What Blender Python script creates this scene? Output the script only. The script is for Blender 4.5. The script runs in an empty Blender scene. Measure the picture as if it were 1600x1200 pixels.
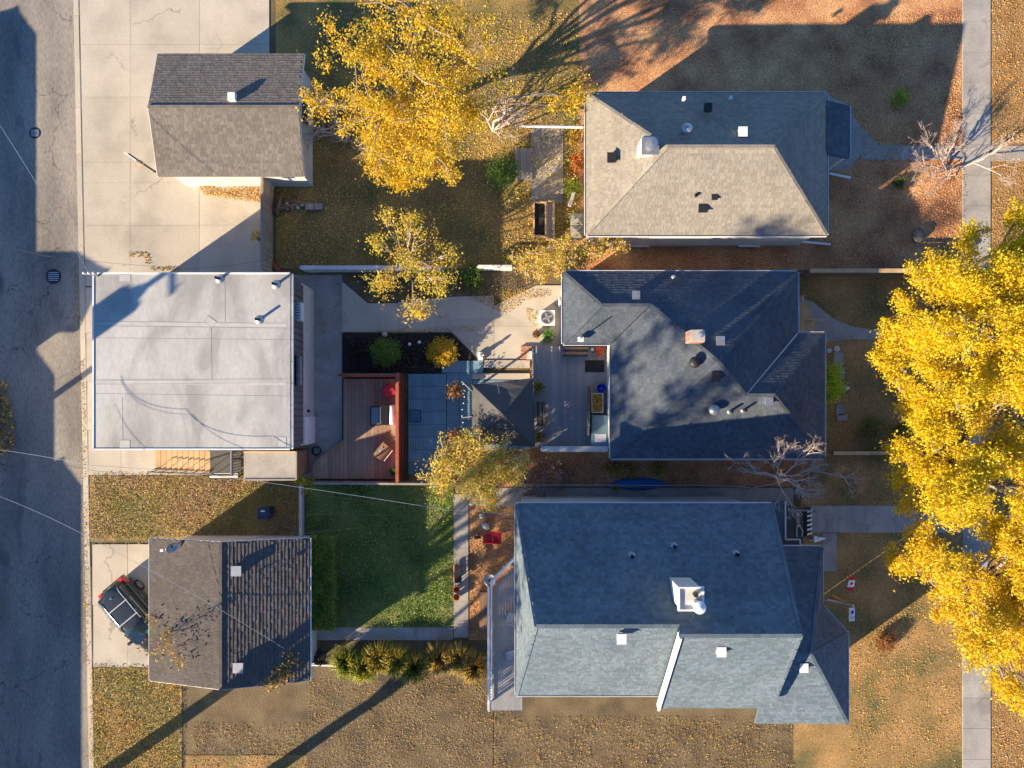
import bpy, bmesh, math, random
import numpy as np
from mathutils import Vector, Matrix
random.seed(7); rng = np.random.default_rng(11)
scene = bpy.context.scene
C = scene.collection
# ---------------------------------------------------------------- camera: a drone 37 m up looking straight down
H, F, CX, CY = 37.0, 1110.0, 800.0, 640.0
def G(px, py, z=0.0):
    s = (H - z) / F
    return Vector(((px - CX) * s, (CY - py) * s, z))
cam_d = bpy.data.cameras.new('camera'); cam = bpy.data.objects.new('camera', cam_d); C.objects.link(cam)
cam.location = (0, 0, H); cam.rotation_euler = (0, 0, 0)
cam_d.sensor_width = 36; cam_d.lens = F / 1600 * 36; cam_d.shift_y = 40 / 1600
cam_d.clip_end = 500; scene.camera = cam
# ---------------------------------------------------------------- sky and sun
EL, AZ = 20.5, 35.0                                    # shadows run up and to the right of the picture
w = bpy.data.worlds.new('World'); scene.world = w; w.use_nodes = True
nt = w.node_tree; bg = nt.nodes['Background']
sky = nt.nodes.new('ShaderNodeTexSky'); sky.sky_type = 'NISHITA'; sky.sun_disc = False
sdir = Vector((-math.cos(math.radians(AZ)) * math.cos(math.radians(EL)), -math.sin(math.radians(AZ)) * math.cos(math.radians(EL)), math.sin(math.radians(EL))))
sky.sun_elevation = math.radians(EL); sky.sun_rotation = math.atan2(sdir.x, sdir.y)
sky.altitude = 650; sky.air_density = 1.0; sky.dust_density = 0.0; sky.ozone_density = 7.0
nt.links.new(sky.outputs[0], bg.inputs[0]); bg.inputs[1].default_value = 0.092
sun_d = bpy.data.lights.new('sun', 'SUN'); sun_d.energy = 5.0; sun_d.angle = math.radians(0.55); sun_d.color = (1.0, 0.82, 0.57)
sun = bpy.data.objects.new('sun', sun_d); C.objects.link(sun); sun.rotation_euler = sdir.to_track_quat('Z', 'Y').to_euler(); sun.location = sdir * 60
scene.view_settings.view_transform = 'Standard'; scene.view_settings.look = 'None'
scene.view_settings.exposure = 1.42; scene.view_settings.gamma = 1.0; scene.view_settings.use_curve_mapping = False
scene.render.engine = 'CYCLES'; scene.cycles.max_bounces = 5; scene.cycles.use_denoising = True
scene.cycles.transparent_max_bounces = 4

# ---------------------------------------------------------------- helpers
WL = {}
def reg(o, loc, parent):
    o.parent = parent
    base = WL[parent.name] if parent else Vector((0, 0, 0))
    o.location = Vector(loc) - base
    C.objects.link(o); WL[o.name] = Vector(loc)
def tag(o, label=None, cat=None, group=None, kind=None):
    if label: o['label'] = label
    if cat: o['category'] = cat
    if group: o['group'] = group
    if kind: o['kind'] = kind
    return o
def thing(name, label, cat, loc, group=None, rz=0.0):
    o = bpy.data.objects.new(name, None); o.empty_display_size = 0.2
    reg(o, loc, None); o.rotation_euler = (0, 0, rz)
    return tag(o, label, cat, group)

class MB:
    def __init__(s): s.v = []; s.f = []; s.c = None
    def add(s, vs, fs):
        n = len(s.v); s.v += [tuple(p) for p in vs]; s.f += [tuple(i + n for i in q) for q in fs]; return s
    def box(s, c, d, rz=0.0, rx=0.0, ry=0.0):
        x, y, z = d[0] / 2, d[1] / 2, d[2] / 2
        M = Matrix.Translation(Vector(c)) @ Matrix.Rotation(rz, 4, 'Z') @ Matrix.Rotation(ry, 4, 'Y') @ Matrix.Rotation(rx, 4, 'X')
        p = [M @ Vector(q) for q in ((-x,-y,-z),(x,-y,-z),(x,y,-z),(-x,y,-z),(-x,-y,z),(x,-y,z),(x,y,z),(-x,y,z))]
        return s.add(p, ((3,2,1,0),(4,5,6,7),(0,1,5,4),(1,2,6,5),(2,3,7,6),(3,0,4,7)))
    def prism(s, pts, z0, z1):
        n = len(pts); a = sum(pts[i][0]*pts[(i+1)%n][1]-pts[(i+1)%n][0]*pts[i][1] for i in range(n))
        if a < 0: pts = pts[::-1]
        v = [(p[0], p[1], z0) for p in pts] + [(p[0], p[1], z1) for p in pts]
        f = [tuple(range(n-1, -1, -1)), tuple(range(n, 2*n))] + [(i, (i+1)%n, n+(i+1)%n, n+i) for i in range(n)]
        return s.add(v, f)
    def slab3(s, pts, t):                              # a sloped polygon with thickness t straight down
        n = len(pts); pts = [Vector(p) for p in pts]
        nn = sum((pts[i].cross(pts[(i+1)%n]) for i in range(n)), Vector())
        if nn.z < 0: pts = pts[::-1]
        v = pts + [p - Vector((0,0,t)) for p in pts]
        return s.add(v, [tuple(range(n)), tuple(range(2*n-1, n-1, -1))] + [((i+1)%n, i, n+i, n+(i+1)%n) for i in range(n)])
    def bar(s, a, b, w, h):
        a, b = Vector(a), Vector(b); d = (b - a).normalized()
        up = Vector((0,0,1)) if abs(d.z) < .95 else Vector((1,0,0))
        x = d.cross(up).normalized() * (w/2); y = x.cross(d).normalized() * (h/2)
        p = [a-x-y, a+x-y, a+x+y, a-x+y, b-x-y, b+x-y, b+x+y, b-x+y]
        return s.add(p, ((0,1,2,3),(7,6,5,4),(1,0,4,5),(2,1,5,6),(3,2,6,7),(0,3,7,4)))
    def tube(s, pts, rad, n=6, cap=True):
        pts = [Vector(p) for p in pts]
        if not hasattr(rad, '__len__'): rad = [rad] * len(pts)
        base = len(s.v); m = len(pts)
        d0 = (pts[1] - pts[0]).normalized(); up = Vector((0,0,1)) if abs(d0.z) < .9 else Vector((1,0,0))
        x = d0.cross(up).normalized()
        for i, p in enumerate(pts):
            d = (pts[min(i+1, m-1)] - pts[max(i-1, 0)]).normalized()
            x = (x - d * x.dot(d)).normalized(); y = d.cross(x)
            for k in range(n):
                a = 2*math.pi*k/n; s.v.append(tuple(p + (x*math.cos(a) + y*math.sin(a)) * rad[i]))
        for i in range(m-1):
            for k in range(n):
                a, b = base+i*n+k, base+i*n+(k+1)%n
                s.f.append((a, b, b+n, a+n))
        if cap:
            s.f.append(tuple(base+k for k in range(n-1, -1, -1))); s.f.append(tuple(base+(m-1)*n+k for k in range(n)))
        return s
    def lathe(s, c, prof, n=16, cap=True):
        base = len(s.v); c = Vector(c)
        for r, z in prof:
            for k in range(n):
                a = 2*math.pi*k/n; s.v.append((c.x+r*math.cos(a), c.y+r*math.sin(a), c.z+z))
        for i in range(len(prof)-1):
            for k in range(n):
                a, b = base+i*n+k, base+i*n+(k+1)%n; s.f.append((a, b, b+n, a+n))
        if cap:
            s.f.append(tuple(base+k for k in range(n-1,-1,-1))); s.f.append(tuple(base+(len(prof)-1)*n+k for k in range(n)))
        return s
    def loft(s, secs, cap=True):
        n = len(secs[0]); b = len(s.v)
        for q in secs: s.v += [tuple(p) for p in q]
        for i in range(len(secs)-1):
            for k in range(n):
                a, c = b+i*n+k, b+i*n+(k+1)%n; s.f.append((a, c, c+n, a+n))
        if cap: s.f.append(tuple(b+k for k in range(n-1,-1,-1))); s.f.append(tuple(b+(len(secs)-1)*n+k for k in range(n)))
        return s
    def ball(s, c, r, nu=10, nv=6):
        if not hasattr(r, '__len__'): r = (r, r, r)
        b = len(s.v)
        for j in range(1, nv):
            t = math.pi*j/nv
            for k in range(nu):
                a = 2*math.pi*k/nu; s.v.append((c[0]+r[0]*math.sin(t)*math.cos(a), c[1]+r[1]*math.sin(t)*math.sin(a), c[2]-r[2]*math.cos(t)))
        s.v += [(c[0],c[1],c[2]-r[2]), (c[0],c[1],c[2]+r[2])]; lo, hi = len(s.v)-2, len(s.v)-1
        for j in range(nv-2):
            for k in range(nu):
                a, q = b+j*nu+k, b+j*nu+(k+1)%nu; s.f.append((a, q, q+nu, a+nu))
        for k in range(nu):
            s.f.append((lo, b+(k+1)%nu, b+k)); e = b+(nv-2)*nu; s.f.append((hi, e+k, e+(k+1)%nu))
        return s
    def build(s, name, mat, parent=None, loc=None, smooth=False, local=False):
        me = bpy.data.meshes.new(name)
        if loc is None: loc = WL[parent.name] if parent else Vector((0,0,0))
        L = Vector(loc); vs = s.v if local else [(p[0]-L.x, p[1]-L.y, p[2]-L.z) for p in s.v]
        me.from_pydata(vs, [], s.f)
        if s.c is not None:
            at = me.color_attributes.new('Col', 'FLOAT_COLOR', 'POINT')
            at.data.foreach_set('color', np.asarray(s.c, dtype=np.float32).ravel())
        if smooth: me.polygons.foreach_set('use_smooth', [True]*len(me.polygons))
        me.materials.append(mat); me.update()
        o = bpy.data.objects.new(name, me); reg(o, loc, parent); return o

def piece(mesh, name, parent, loc, rz=0.0, scale=None, rot=None):
    o = bpy.data.objects.new(name, mesh); reg(o, loc, parent)
    o.rotation_euler = rot if rot else (0, 0, rz)
    if scale: o.scale = scale
    return o
def mesh_of(mb, name, mat, smooth=False):
    me = bpy.data.meshes.new(name); me.from_pydata(mb.v, [], mb.f); me.materials.append(mat)
    if smooth: me.polygons.foreach_set('use_smooth', [True]*len(me.polygons))
    return me
def cyl(name, c, r, h, mat, parent=None, n=16, smooth=True):
    return MB().lathe(c, [(r,0),(r,h)], n).build(name, mat, parent, loc=None if parent else c)

# ---------------------------------------------------------------- materials
MATS = {}
def nmat(name, cols, scale=1.0, detail=6.0, lo=.32, hi=.68, fine=25.0, famt=.3, rough=.85, bump=.3, bscale=60.0, bdist=.01,
         stretch=(1,1,1), metal=0.0, spec=.3, attr=False, rnd=0.0, transl=0.0, dark=None, crack=None, wave=None, coat=0.0):
    m = bpy.data.materials.new(name); m.use_nodes = True; n = m.node_tree.nodes; L = m.node_tree.links
    bs = n['Principled BSDF']; out = n['Material Output']
    geo = n.new('ShaderNodeNewGeometry'); mp = n.new('ShaderNodeMapping'); L.new(geo.outputs['Position'], mp.inputs[0])
    mp.inputs['Scale'].default_value = stretch
    def noise(sc, det, vec=mp.outputs[0], dist=0.0):
        q = n.new('ShaderNodeTexNoise'); q.inputs['Scale'].default_value = sc; q.inputs['Detail'].default_value = det
        q.inputs['Distortion'].default_value = dist; L.new(vec, q.inputs['Vector']); return q.outputs['Fac']
    def mix(kind, a, b, fac):
        q = n.new('ShaderNodeMix'); q.data_type = 'RGBA'; q.blend_type = kind
        if isinstance(fac, float): q.inputs[0].default_value = fac
        else: L.new(fac, q.inputs[0])
        for v, i in ((a, 6), (b, 7)):
            if isinstance(v, tuple): q.inputs[i].default_value = (*v[:3], 1)
            else: L.new(v, q.inputs[i])
        return q.outputs[2]
    def ramp(fac, stops):
        r = n.new('ShaderNodeValToRGB'); L.new(fac, r.inputs[0]); e = r.color_ramp.elements
        while len(e) < len(stops): e.new(.5)
        for q, (p, c) in zip(e, stops): q.position = p; q.color = (*c[:3], 1)
        return r.outputs[0]
    k = len(cols)
    col = ramp(noise(scale, detail), [(lo + (hi-lo)*i/max(1, k-1), c) for i, c in enumerate(cols)]) if k > 1 else None
    if col is None:
        col = ramp(noise(scale, detail), [(.3, tuple(x*.88 for x in cols[0])), (.7, tuple(min(1, x*1.1) for x in cols[0]))])
    if famt:
        fr = ramp(noise(fine, 4.0), [(.3, (1-famt,)*3), (.7, (1+famt*.6,)*3)])
        col = mix('MULTIPLY', col, fr, 1.0)
    if dark:                                           # (scale, colour, threshold, amount): stains with a shape of their own
        dn = ramp(noise(dark[0], 5.0, dist=.6), [(dark[2], (0,0,0)), (min(1, dark[2]+.12), (dark[3],)*3)])
        col = mix('MIX', col, dark[1], dn)
    if crack:
        vo = n.new('ShaderNodeTexVoronoi'); vo.feature = 'DISTANCE_TO_EDGE'; vo.inputs['Scale'].default_value = crack[0]
        nv = n.new('ShaderNodeTexNoise'); nv.inputs['Scale'].default_value = 1.3; nv.inputs['Detail'].default_value = 6; L.new(geo.outputs['Position'], nv.inputs['Vector'])
        ad = n.new('ShaderNodeVectorMath'); ad.operation = 'MULTIPLY_ADD'; L.new(nv.outputs['Color'], ad.inputs[0]); ad.inputs[1].default_value = (1.6,1.6,0); L.new(geo.outputs['Position'], ad.inputs[2])
        L.new(ad.outputs[0], vo.inputs['Vector'])
        msk = noise(.35, 2.0)
        cr = ramp(vo.outputs['Distance'], [(0.0, (1,1,1)), (crack[1], (0,0,0))])
        mk = ramp(msk, [(.5, (0,0,0)), (.56, (.8,.8,.8))])
        col = mix('MIX', col, crack[2], mix('MULTIPLY', cr, mk, 1.0))
    if wave:                                           # (axis vector, period m, strength): grooves
        wv = n.new('ShaderNodeTexWave'); wv.wave_type = 'BANDS'; wv.bands_direction = wave[0]; wv.inputs['Scale'].default_value = .314 / wave[1] 
        L.new(geo.outputs['Position'], wv.inputs['Vector'])
        wc = ramp(wv.outputs['Fac'], [(0.0, (1-wave[2],)*3), (.25, (1,1,1))]); col = mix('MULTIPLY', col, wc, 1.0)
    if attr:
        at = n.new('ShaderNodeAttribute'); at.attribute_name = 'Col'; col = mix('MULTIPLY', col, at.outputs['Color'], 1.0)
    if rnd:
        oi = n.new('ShaderNodeObjectInfo'); col = mix('MULTIPLY', col, ramp(oi.outputs['Random'], [(0, (1-rnd,)*3), (1, (1+rnd*.6,)*3)]), 1.0)
    L.new(col, bs.inputs['Base Color']); bs.inputs['Roughness'].default_value = rough; bs.inputs['Metallic'].default_value = metal
    bs.inputs['Specular IOR Level'].default_value = spec; bs.inputs['Coat Weight'].default_value = coat
    if bump:
        b = n.new('ShaderNodeBump'); b.inputs['Strength'].default_value = bump; b.inputs['Distance'].default_value = bdist
        L.new(noise(bscale, 3.0), b.inputs['Height']); L.new(b.outputs[0], bs.inputs['Normal'])
    if transl:
        tr = n.new('ShaderNodeBsdfTranslucent'); L.new(col, tr.inputs[0]); mx = n.new('ShaderNodeMixShader'); mx.inputs[0].default_value = transl
        L.new(bs.outputs[0], mx.inputs[1]); L.new(tr.outputs[0], mx.inputs[2]); L.new(mx.outputs[0], out.inputs[0])
    MATS[name] = m; return m
M = {}
def mk(k, *a, **kw): M[k] = nmat(k, *a, **kw)
mk('soil', [(.10,.075,.045),(.16,.115,.06),(.20,.15,.08)], .8, bump=.8, bscale=18, bdist=.04)
mk('litter', [(.30,.13,.06),(.56,.27,.12),(.72,.40,.18)], .55, fine=14, famt=.5, bump=.9, bscale=22, bdist=.04)
mk('litter_yard', [(.12,.12,.04),(.28,.19,.065),(.44,.28,.08)], .5, fine=14, famt=.5, bump=.9, bscale=22, bdist=.04)
mk('orange_litter', [(.30,.16,.05),(.40,.23,.08),(.34,.21,.09)], .9, fine=16, famt=.4, bump=.9, bscale=22, bdist=.04)
mk('lawn', [(.07,.12,.025),(.15,.21,.05),(.28,.27,.09)], .6, fine=20, famt=.45, bump=.9, bscale=40, bdist=.03)
mk('dry_grass', [(.16,.15,.05),(.27,.20,.075),(.33,.24,.11)], .8, fine=14, famt=.45, bump=.9, bscale=30, bdist=.04)
mk('front_lawn', [(.16,.14,.05),(.36,.22,.08),(.50,.29,.11)], .5, fine=18, famt=.45, bump=.9, bscale=40, bdist=.03)
mk('mulch', [(.02,.017,.015),(.05,.038,.03)], 6, fine=40, famt=.5, bump=1, bscale=30, bdist=.05)
mk('asphalt', [(.17,.155,.135),(.26,.23,.195),(.33,.29,.24)], .55, fine=14, famt=.26, stretch=(1,.3,1), rough=.9, bump=.35, bscale=80, dark=(.8,(.09,.088,.085),.6,.7), crack=(.3,.010,(.05,.047,.045)))
mk('concrete', [(.42,.37,.295),(.50,.44,.35),(.54,.48,.385)], .5, fine=18, famt=.12, rough=.9, bump=.2, bscale=70, rnd=.10, dark=(.45,(.33,.29,.24),.58,.5), crack=(.2,.007,(.22,.19,.16)))
mk('concrete_old', [(.30,.275,.245),(.37,.34,.30),(.42,.385,.34)], .7, fine=16, famt=.2, rough=.9, bump=.3, bscale=60, rnd=.12, dark=(.7,(.2,.18,.16),.55,.6))
mk('kerb', [(.48,.42,.33),(.54,.47,.37)], 1.0, famt=.15, rnd=.1)
mk('membrane', [(.33,.32,.295),(.43,.415,.38),(.49,.475,.435)], .45, fine=9, famt=.10, rough=.55, bump=.15, bscale=25, stretch=(1,.45,1), dark=(.6,(.25,.24,.22),.5,.6))
mk('seam', [(.30,.30,.30)], 2, famt=.1, rough=.6)
mk('patch', [(.46,.445,.41)], 2, famt=.06, rough=.6)
mk('white_metal', [(.74,.74,.74)], 1, famt=.05, rough=.4, bump=0)
mk('dark_metal', [(.035,.035,.038)], 3, famt=.1, rough=.5, metal=.3, bump=0)
mk('galv', [(.42,.43,.45)], 4, famt=.15, rough=.4, metal=.7, bump=0)
mk('black', [(.012,.012,.013)], 3, famt=.1, rough=.5, bump=0)
mk('white_siding', [(.60,.585,.55)], 1, famt=.06, rough=.7, wave=('Z', .18, .35))
mk('grey_stucco', [(.50,.49,.47),(.56,.55,.53)], .9, famt=.12, rough=.9, bump=.4, bscale=120, dark=(1.2,(.38,.37,.36),.6,.5))
mk('grey_cladding', [(.15,.155,.165)], 1, famt=.08, rough=.6, wave=('Y', .3, .5))
mk('foundation', [(.33,.32,.30)], 2, famt=.2)
def shmat(k, cols): mk(k, cols, .6, fine=30, famt=.22, rough=.92, bump=.35, bscale=120, attr=True, spec=.15)
shmat('shingle_tan', [(.255,.23,.195),(.29,.262,.222)])
shmat('shingle_slate', [(.080,.098,.122),(.112,.130,.152)])
shmat('shingle_blue', [(.118,.155,.185),(.15,.188,.22)])
shmat('shingle_taupe', [(.185,.163,.138),(.22,.195,.167)])
shmat('shingle_brown', [(.115,.100,.09),(.145,.127,.114)])
mk('fascia', [(.70,.69,.67)], 1, famt=.05, rough=.5, bump=0)
mk('brick_red', [(.48,.20,.12),(.55,.26,.17)], 6, famt=.2, rnd=.18)
mk('mortar', [(.45,.42,.38)], 4, famt=.15)
mk('deck_red', [(.30,.185,.12),(.40,.26,.175),(.46,.32,.225)], 1.2, fine=40, famt=.25, stretch=(1,.12,1), rough=.75, rnd=.22)
mk('fence_red', [(.36,.085,.045),(.44,.12,.06)], 2, famt=.2, rough=.6, rnd=.12)
mk('deck_grey', [(.24,.245,.25),(.30,.305,.31)], 1.0, fine=40, famt=.15, stretch=(1,.12,1), rough=.75, rnd=.12)
mk('tile_grey', [(.155,.28,.33),(.21,.345,.395)], 1.5, famt=.15, rough=.75, rnd=.14)
mk('wood_grey', [(.30,.26,.21),(.38,.33,.27)], 2, fine=40, famt=.25, rough=.85, rnd=.18)
mk('wood_tan', [(.52,.34,.18),(.60,.41,.23)], 2, fine=40, famt=.25, rough=.8, rnd=.14)
mk('wood_brown', [(.22,.125,.07),(.28,.165,.10)], 2, fine=40, famt=.25, rough=.8, rnd=.14)
mk('white_wood', [(.66,.65,.62)], 2, famt=.15, rough=.7, rnd=.1, dark=(3,(.42,.40,.37),.58,.6))
mk('canvas', [(.085,.082,.08),(.11,.105,.10)], .8, famt=.1, rough=.9, bump=.2, bscale=200)
mk('bark', [(.17,.125,.09),(.27,.21,.16)], 6, fine=40, famt=.3, bump=.8, bscale=30)
mk('bark_mid', [(.24,.185,.15),(.36,.285,.235)], 5, fine=40, famt=.3, bump=.5, bscale=40)
mk('bark_pale', [(.42,.33,.28),(.55,.45,.39)], 5, fine=40, famt=.25, bump=.5, bscale=40)
mk('leafmat', [(.9,.9,.9),(1,1,1)], 3, famt=.12, rough=.55, bump=0, attr=True, transl=.48, spec=.25)
mk('litterleaf', [(.9,.9,.9),(1,1,1)], 3, famt=.1, rough=.7, bump=0, attr=True, spec=.2)
mk('glass', [(.03,.04,.05)], 1, famt=0, rough=.06, bump=0, spec=.9)
mk('carpaint', [(.028,.032,.034)], 1, famt=.05, rough=.22, bump=0, spec=.6, coat=.6)
mk('carglass', [(.018,.03,.032)], 1, famt=0, rough=.05, bump=0, spec=.9)
mk('rubber', [(.02,.02,.02)], 3, famt=.2, rough=.8)
mk('red_plastic', [(.55,.03,.04)], 2, famt=.1, rough=.35, bump=0)
mk('red_cloth', [(.40,.05,.07)], 4, famt=.15, rough=.9)
mk('blue_plastic', [(.01,.06,.50)], 2, famt=.08, rough=.35, bump=0)
mk('kayak_blue', [(.01,.13,.42)], 2, famt=.1, rough=.45, bump=0)
mk('blue_bin', [(.02,.045,.11)], 2, famt=.1, rough=.5, bump=0)
mk('mat_blue', [(.07,.19,.26)], 3, famt=.12, rough=.85)
mk('grey_glass', [(.20,.22,.24)], 2, famt=.05, rough=.12, bump=0, spec=.7)
mk('terracotta', [(.50,.20,.10)], 4, famt=.2, rough=.85)
mk('bone', [(.62,.52,.36)], 6, famt=.15, rough=.7)
mk('stone_pale', [(.50,.47,.42),(.60,.57,.52)], 3, famt=.2)
mk('white_plastic', [(.75,.75,.74)], 2, famt=.06, rough=.4, bump=0)
mk('tarp', [(.20,.19,.15),(.27,.255,.21)], 4, famt=.25, rough=.8)
for k, c in dict(cloth_red=(.60,.02,.03), cloth_white=(.78,.78,.78), cloth_yellow=(.75,.52,.04), cloth_orange=(.7,.18,.03), cloth_blue=(.03,.06,.35), cloth_green=(.03,.25,.06)).items(): mk(k, [c], 4, famt=.08, rough=.85, bump=0)

# ---------------------------------------------------------------- roofs
def inside(u, v, P):
    r = False; n = len(P)
    for i in range(n):
        (x1, y1), (x2, y2) = P[i], P[(i+1) % n]
        if (y1 > v) != (y2 > v) and u < (x2-x1)*(v-y1)/(y2-y1)+x1: r = not r
    return r
def shingles(parent, faces, mat, var=.2, tw=.2, ex=.145, lift=.016, tint=None):
    mb = MB(); mb.c = []
    for poly in faces:
        P = [Vector(p) for p in poly]; n = Vector()
        for i in range(len(P)): n += P[i].cross(P[(i+1) % len(P)])
        n.normalize()
        if n.z < 0: n = -n
        u = Vector((0,0,1)).cross(n).normalized(); v = n.cross(u); o = P[0]
        Q = [((p-o).dot(u), (p-o).dot(v)) for p in P]
        u0, u1 = min(q[0] for q in Q), max(q[0] for q in Q); v0, v1 = min(q[1] for q in Q), max(q[1] for q in Q)
        r = 0; vv = v0
        while vv < v1:
            uu = u0 - (r % 2) * tw * .5 - random.random()*tw*.3; row = random.uniform(.96, 1.04)
            while uu < u1:
                wd = tw * random.choice((.55, .8, 1, 1, 1.25))
                if inside(uu+wd/2, vv+ex/2, Q):
                    a = max(uu, u0)+.004; b = min(uu+wd, u1)-.004; l = lift*random.uniform(.7, 1.3)
                    p = [o+u*a+v*vv+n*l, o+u*b+v*vv+n*l, o+u*b+v*(vv+ex)+n*.004, o+u*a+v*(vv+ex)+n*.004, o+u*a+v*vv, o+u*b+v*vv]
                    mb.add(p, ((0,1,2,3),(4,5,1,0)))
                    g = row * random.uniform(1-var, 1+var*.6); t = random.uniform(-.03, .03)
                    mb.c += [(g+t, g, g-t, 1)]*6
                uu += wd
            vv += ex; r += 1
    o = mb.build('shingles', mat, parent); o['kind'] = 'stuff'; return o
def plain_col(mb, g=.85): mb.c = [(g, g, g, 1)]*len(mb.v)
def roof_part(parent, faces, mat, shing=True, t=.14, **kw):
    mb = MB()
    for p in faces: mb.slab3(p, t)
    plain_col(mb)
    r = mb.build('roof', mat, parent)
    if shing: shingles(r, faces, mat, **kw)
    return r
def ridge_caps(roof, lines, mat, w=.15):
    for a, b in lines:
        a, b = Vector(a), Vector(b); L = (b-a).length; n = max(1, int(L/.30)); mb = MB(); mb.c = []
        for i in range(n):
            p, q = a.lerp(b, i/n), a.lerp(b, (i+1)/n+.02/L)
            mb.bar(p+Vector((0,0,.032)), q+Vector((0,0,.024)), w, .03); g = random.uniform(.8, 1.08); mb.c += [(g,g,g,1)]*8
        mb.build('ridge_cap', mat, roof)
def gutters(roof, lines, mat, w=.12, h=.11, dz=-.06):
    for a, b in lines:
        a, b = Vector(a), Vector(b); d = (b-a).normalized(); nrm = Vector((d.y, -d.x, 0))*.075; z = Vector((0,0,dz))
        mb = MB(); mb.bar(a+nrm*.3+z-Vector((0,0,h*.4)), b+nrm*.3+z-Vector((0,0,h*.4)), w, .012)
        mb.bar(a+nrm+z, b+nrm+z, .02, h); mb.build('gutter', mat, roof)
def hip_faces(x0, x1, y0, y1, ze, zr):
    hw = (y1-y0)/2; ym = (y0+y1)/2
    A,B,Cc,D = (x0,y0,ze),(x1,y0,ze),(x1,y1,ze),(x0,y1,ze); R0,R1 = (x0+hw,ym,zr),(x1-hw,ym,zr)
    return [[A,B,R1,R0],[B,Cc,R1],[Cc,D,R0,R1],[D,A,R0]], [(A,R0),(B,R1),(Cc,R1),(D,R0),(R0,R1)]
def walls(parent, rects, z0, z1, mat, name='wall'):
    for a, b in rects:
        a, b = Vector((*a, 0)), Vector((*b, 0)); d = (b-a).normalized(); n = Vector((-d.y, d.x, 0))*.09
        MB().prism([(a+n)[:2], (b+n)[:2], b[:2], a[:2]], z0, z1).build(name, mat, parent)
def rect_walls(parent, x0, x1, y0, y1, z0, z1, mat):
    walls(parent, [((x0,y0),(x1,y0)), ((x1,y0+.095),(x1,y1-.095)), ((x1,y1),(x0,y1)), ((x0,y1-.095),(x0,y0+.095))], z0, z1, mat)

# ---------------------------------------------------------------- leaves and trees
def leaves_mesh(name, pts, size, cols, mat, parent=None, loc=None, flat=0.0, kind='stuff'):
    n = len(pts); pts = np.asarray(pts, float)
    nv = rng.normal(size=(n,3)); nv[:,2] = np.abs(nv[:,2]) + flat; nv /= np.linalg.norm(nv, axis=1)[:,None]
    t = rng.normal(size=(n,3)); t -= nv*np.sum(t*nv, axis=1)[:,None]; t /= np.linalg.norm(t, axis=1)[:,None]; b = np.cross(nv, t)
    s = np.asarray(size).reshape(-1,1)*np.ones((n,1))
    V = np.stack([pts-t*s*.55, pts+b*s*.34+nv*s*.06, pts+t*s*.55, pts-b*s*.34+nv*s*.06], axis=1).reshape(-1,3)
    if loc is None: loc = WL[parent.name] if parent else Vector((0,0,0))
    V -= np.array(loc)
    me = bpy.data.meshes.new(name); me.vertices.add(4*n); me.loops.add(4*n); me.polygons.add(n)
    me.vertices.foreach_set('co', V.ravel().astype(np.float32)); me.loops.foreach_set('vertex_index', np.arange(4*n, dtype=np.int32))
    me.polygons.foreach_set('loop_start', np.arange(0, 4*n, 4, dtype=np.int32)); me.polygons.foreach_set('loop_total', np.full(n, 4, dtype=np.int32))
    at = me.color_attributes.new('Col', 'FLOAT_COLOR', 'POINT'); c4 = np.ones((n,4,4), np.float32); c4[:,:,:3] = np.asarray(cols)[:,None,:]
    at.data.foreach_set('color', c4.ravel()); me.update(calc_edges=True); me.materials.append(mat)
    o = bpy.data.objects.new(name, me); reg(o, loc, parent)
    if kind: o['kind'] = kind
    return o
def pick(pal, n, var=.22):
    pal = np.asarray(pal, float); c = pal[rng.integers(0, len(pal), n)]
    return np.clip(c*(1+rng.uniform(-var, var, (n,1))) + rng.uniform(-.01,.01,(n,3)), .005, 1)
YEL = [(.92,.66,.02),(.88,.68,.02),(.84,.62,.018),(.90,.73,.05),(.82,.54,.02),(.80,.62,.03)]
YEL2 = [(.90,.62,.03),(.84,.58,.03),(.76,.48,.03),(.86,.62,.07),(.70,.42,.04),(.62,.52,.06)]
LIME = [(.78,.62,.07),(.66,.57,.07),(.82,.58,.07),(.58,.52,.08),(.78,.44,.10)]
MIXY = [(.78,.62,.09),(.58,.54,.08),(.82,.54,.08),(.72,.40,.14),(.48,.45,.08),(.80,.62,.16)]
GREEN = [(.12,.22,.04),(.09,.17,.035),(.17,.26,.06)]
LGREEN = [(.42,.50,.06),(.34,.43,.05),(.50,.53,.08)]
DRY = [(.30,.17,.08),(.38,.22,.10),(.24,.14,.07),(.42,.27,.13)]
FRONT = [(.20,.19,.06),(.42,.27,.09),(.58,.36,.11),(.72,.48,.15),(.46,.24,.09)]
LITTER = [(.34,.20,.06),(.45,.27,.07),(.24,.13,.05),(.52,.34,.10),(.16,.09,.04),(.38,.25,.12)]
GOLD = [(.62,.38,.06),(.50,.30,.05),(.70,.46,.09),(.40,.24,.05),(.30,.18,.05)]
PINK = [(.42,.27,.20),(.34,.21,.15),(.48,.32,.24),(.26,.16,.11)]
def limb(mb, a, b, r0, r1, n=6, wob=.12, seg=5):
    a, b = Vector(a), Vector(b); L = (b-a).length; pts = [a]
    for i in range(1, seg):
        t = i/seg; p = a.lerp(b, t) + Vector((random.gauss(0,1), random.gauss(0,1), random.gauss(0,1)))*wob*L/seg; p.z += .10*L*math.sin(math.pi*t); pts.append(p)
    pts.append(b); mb.tube(pts, [r0+(r1-r0)*i/seg for i in range(seg+1)], n); return pts
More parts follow.
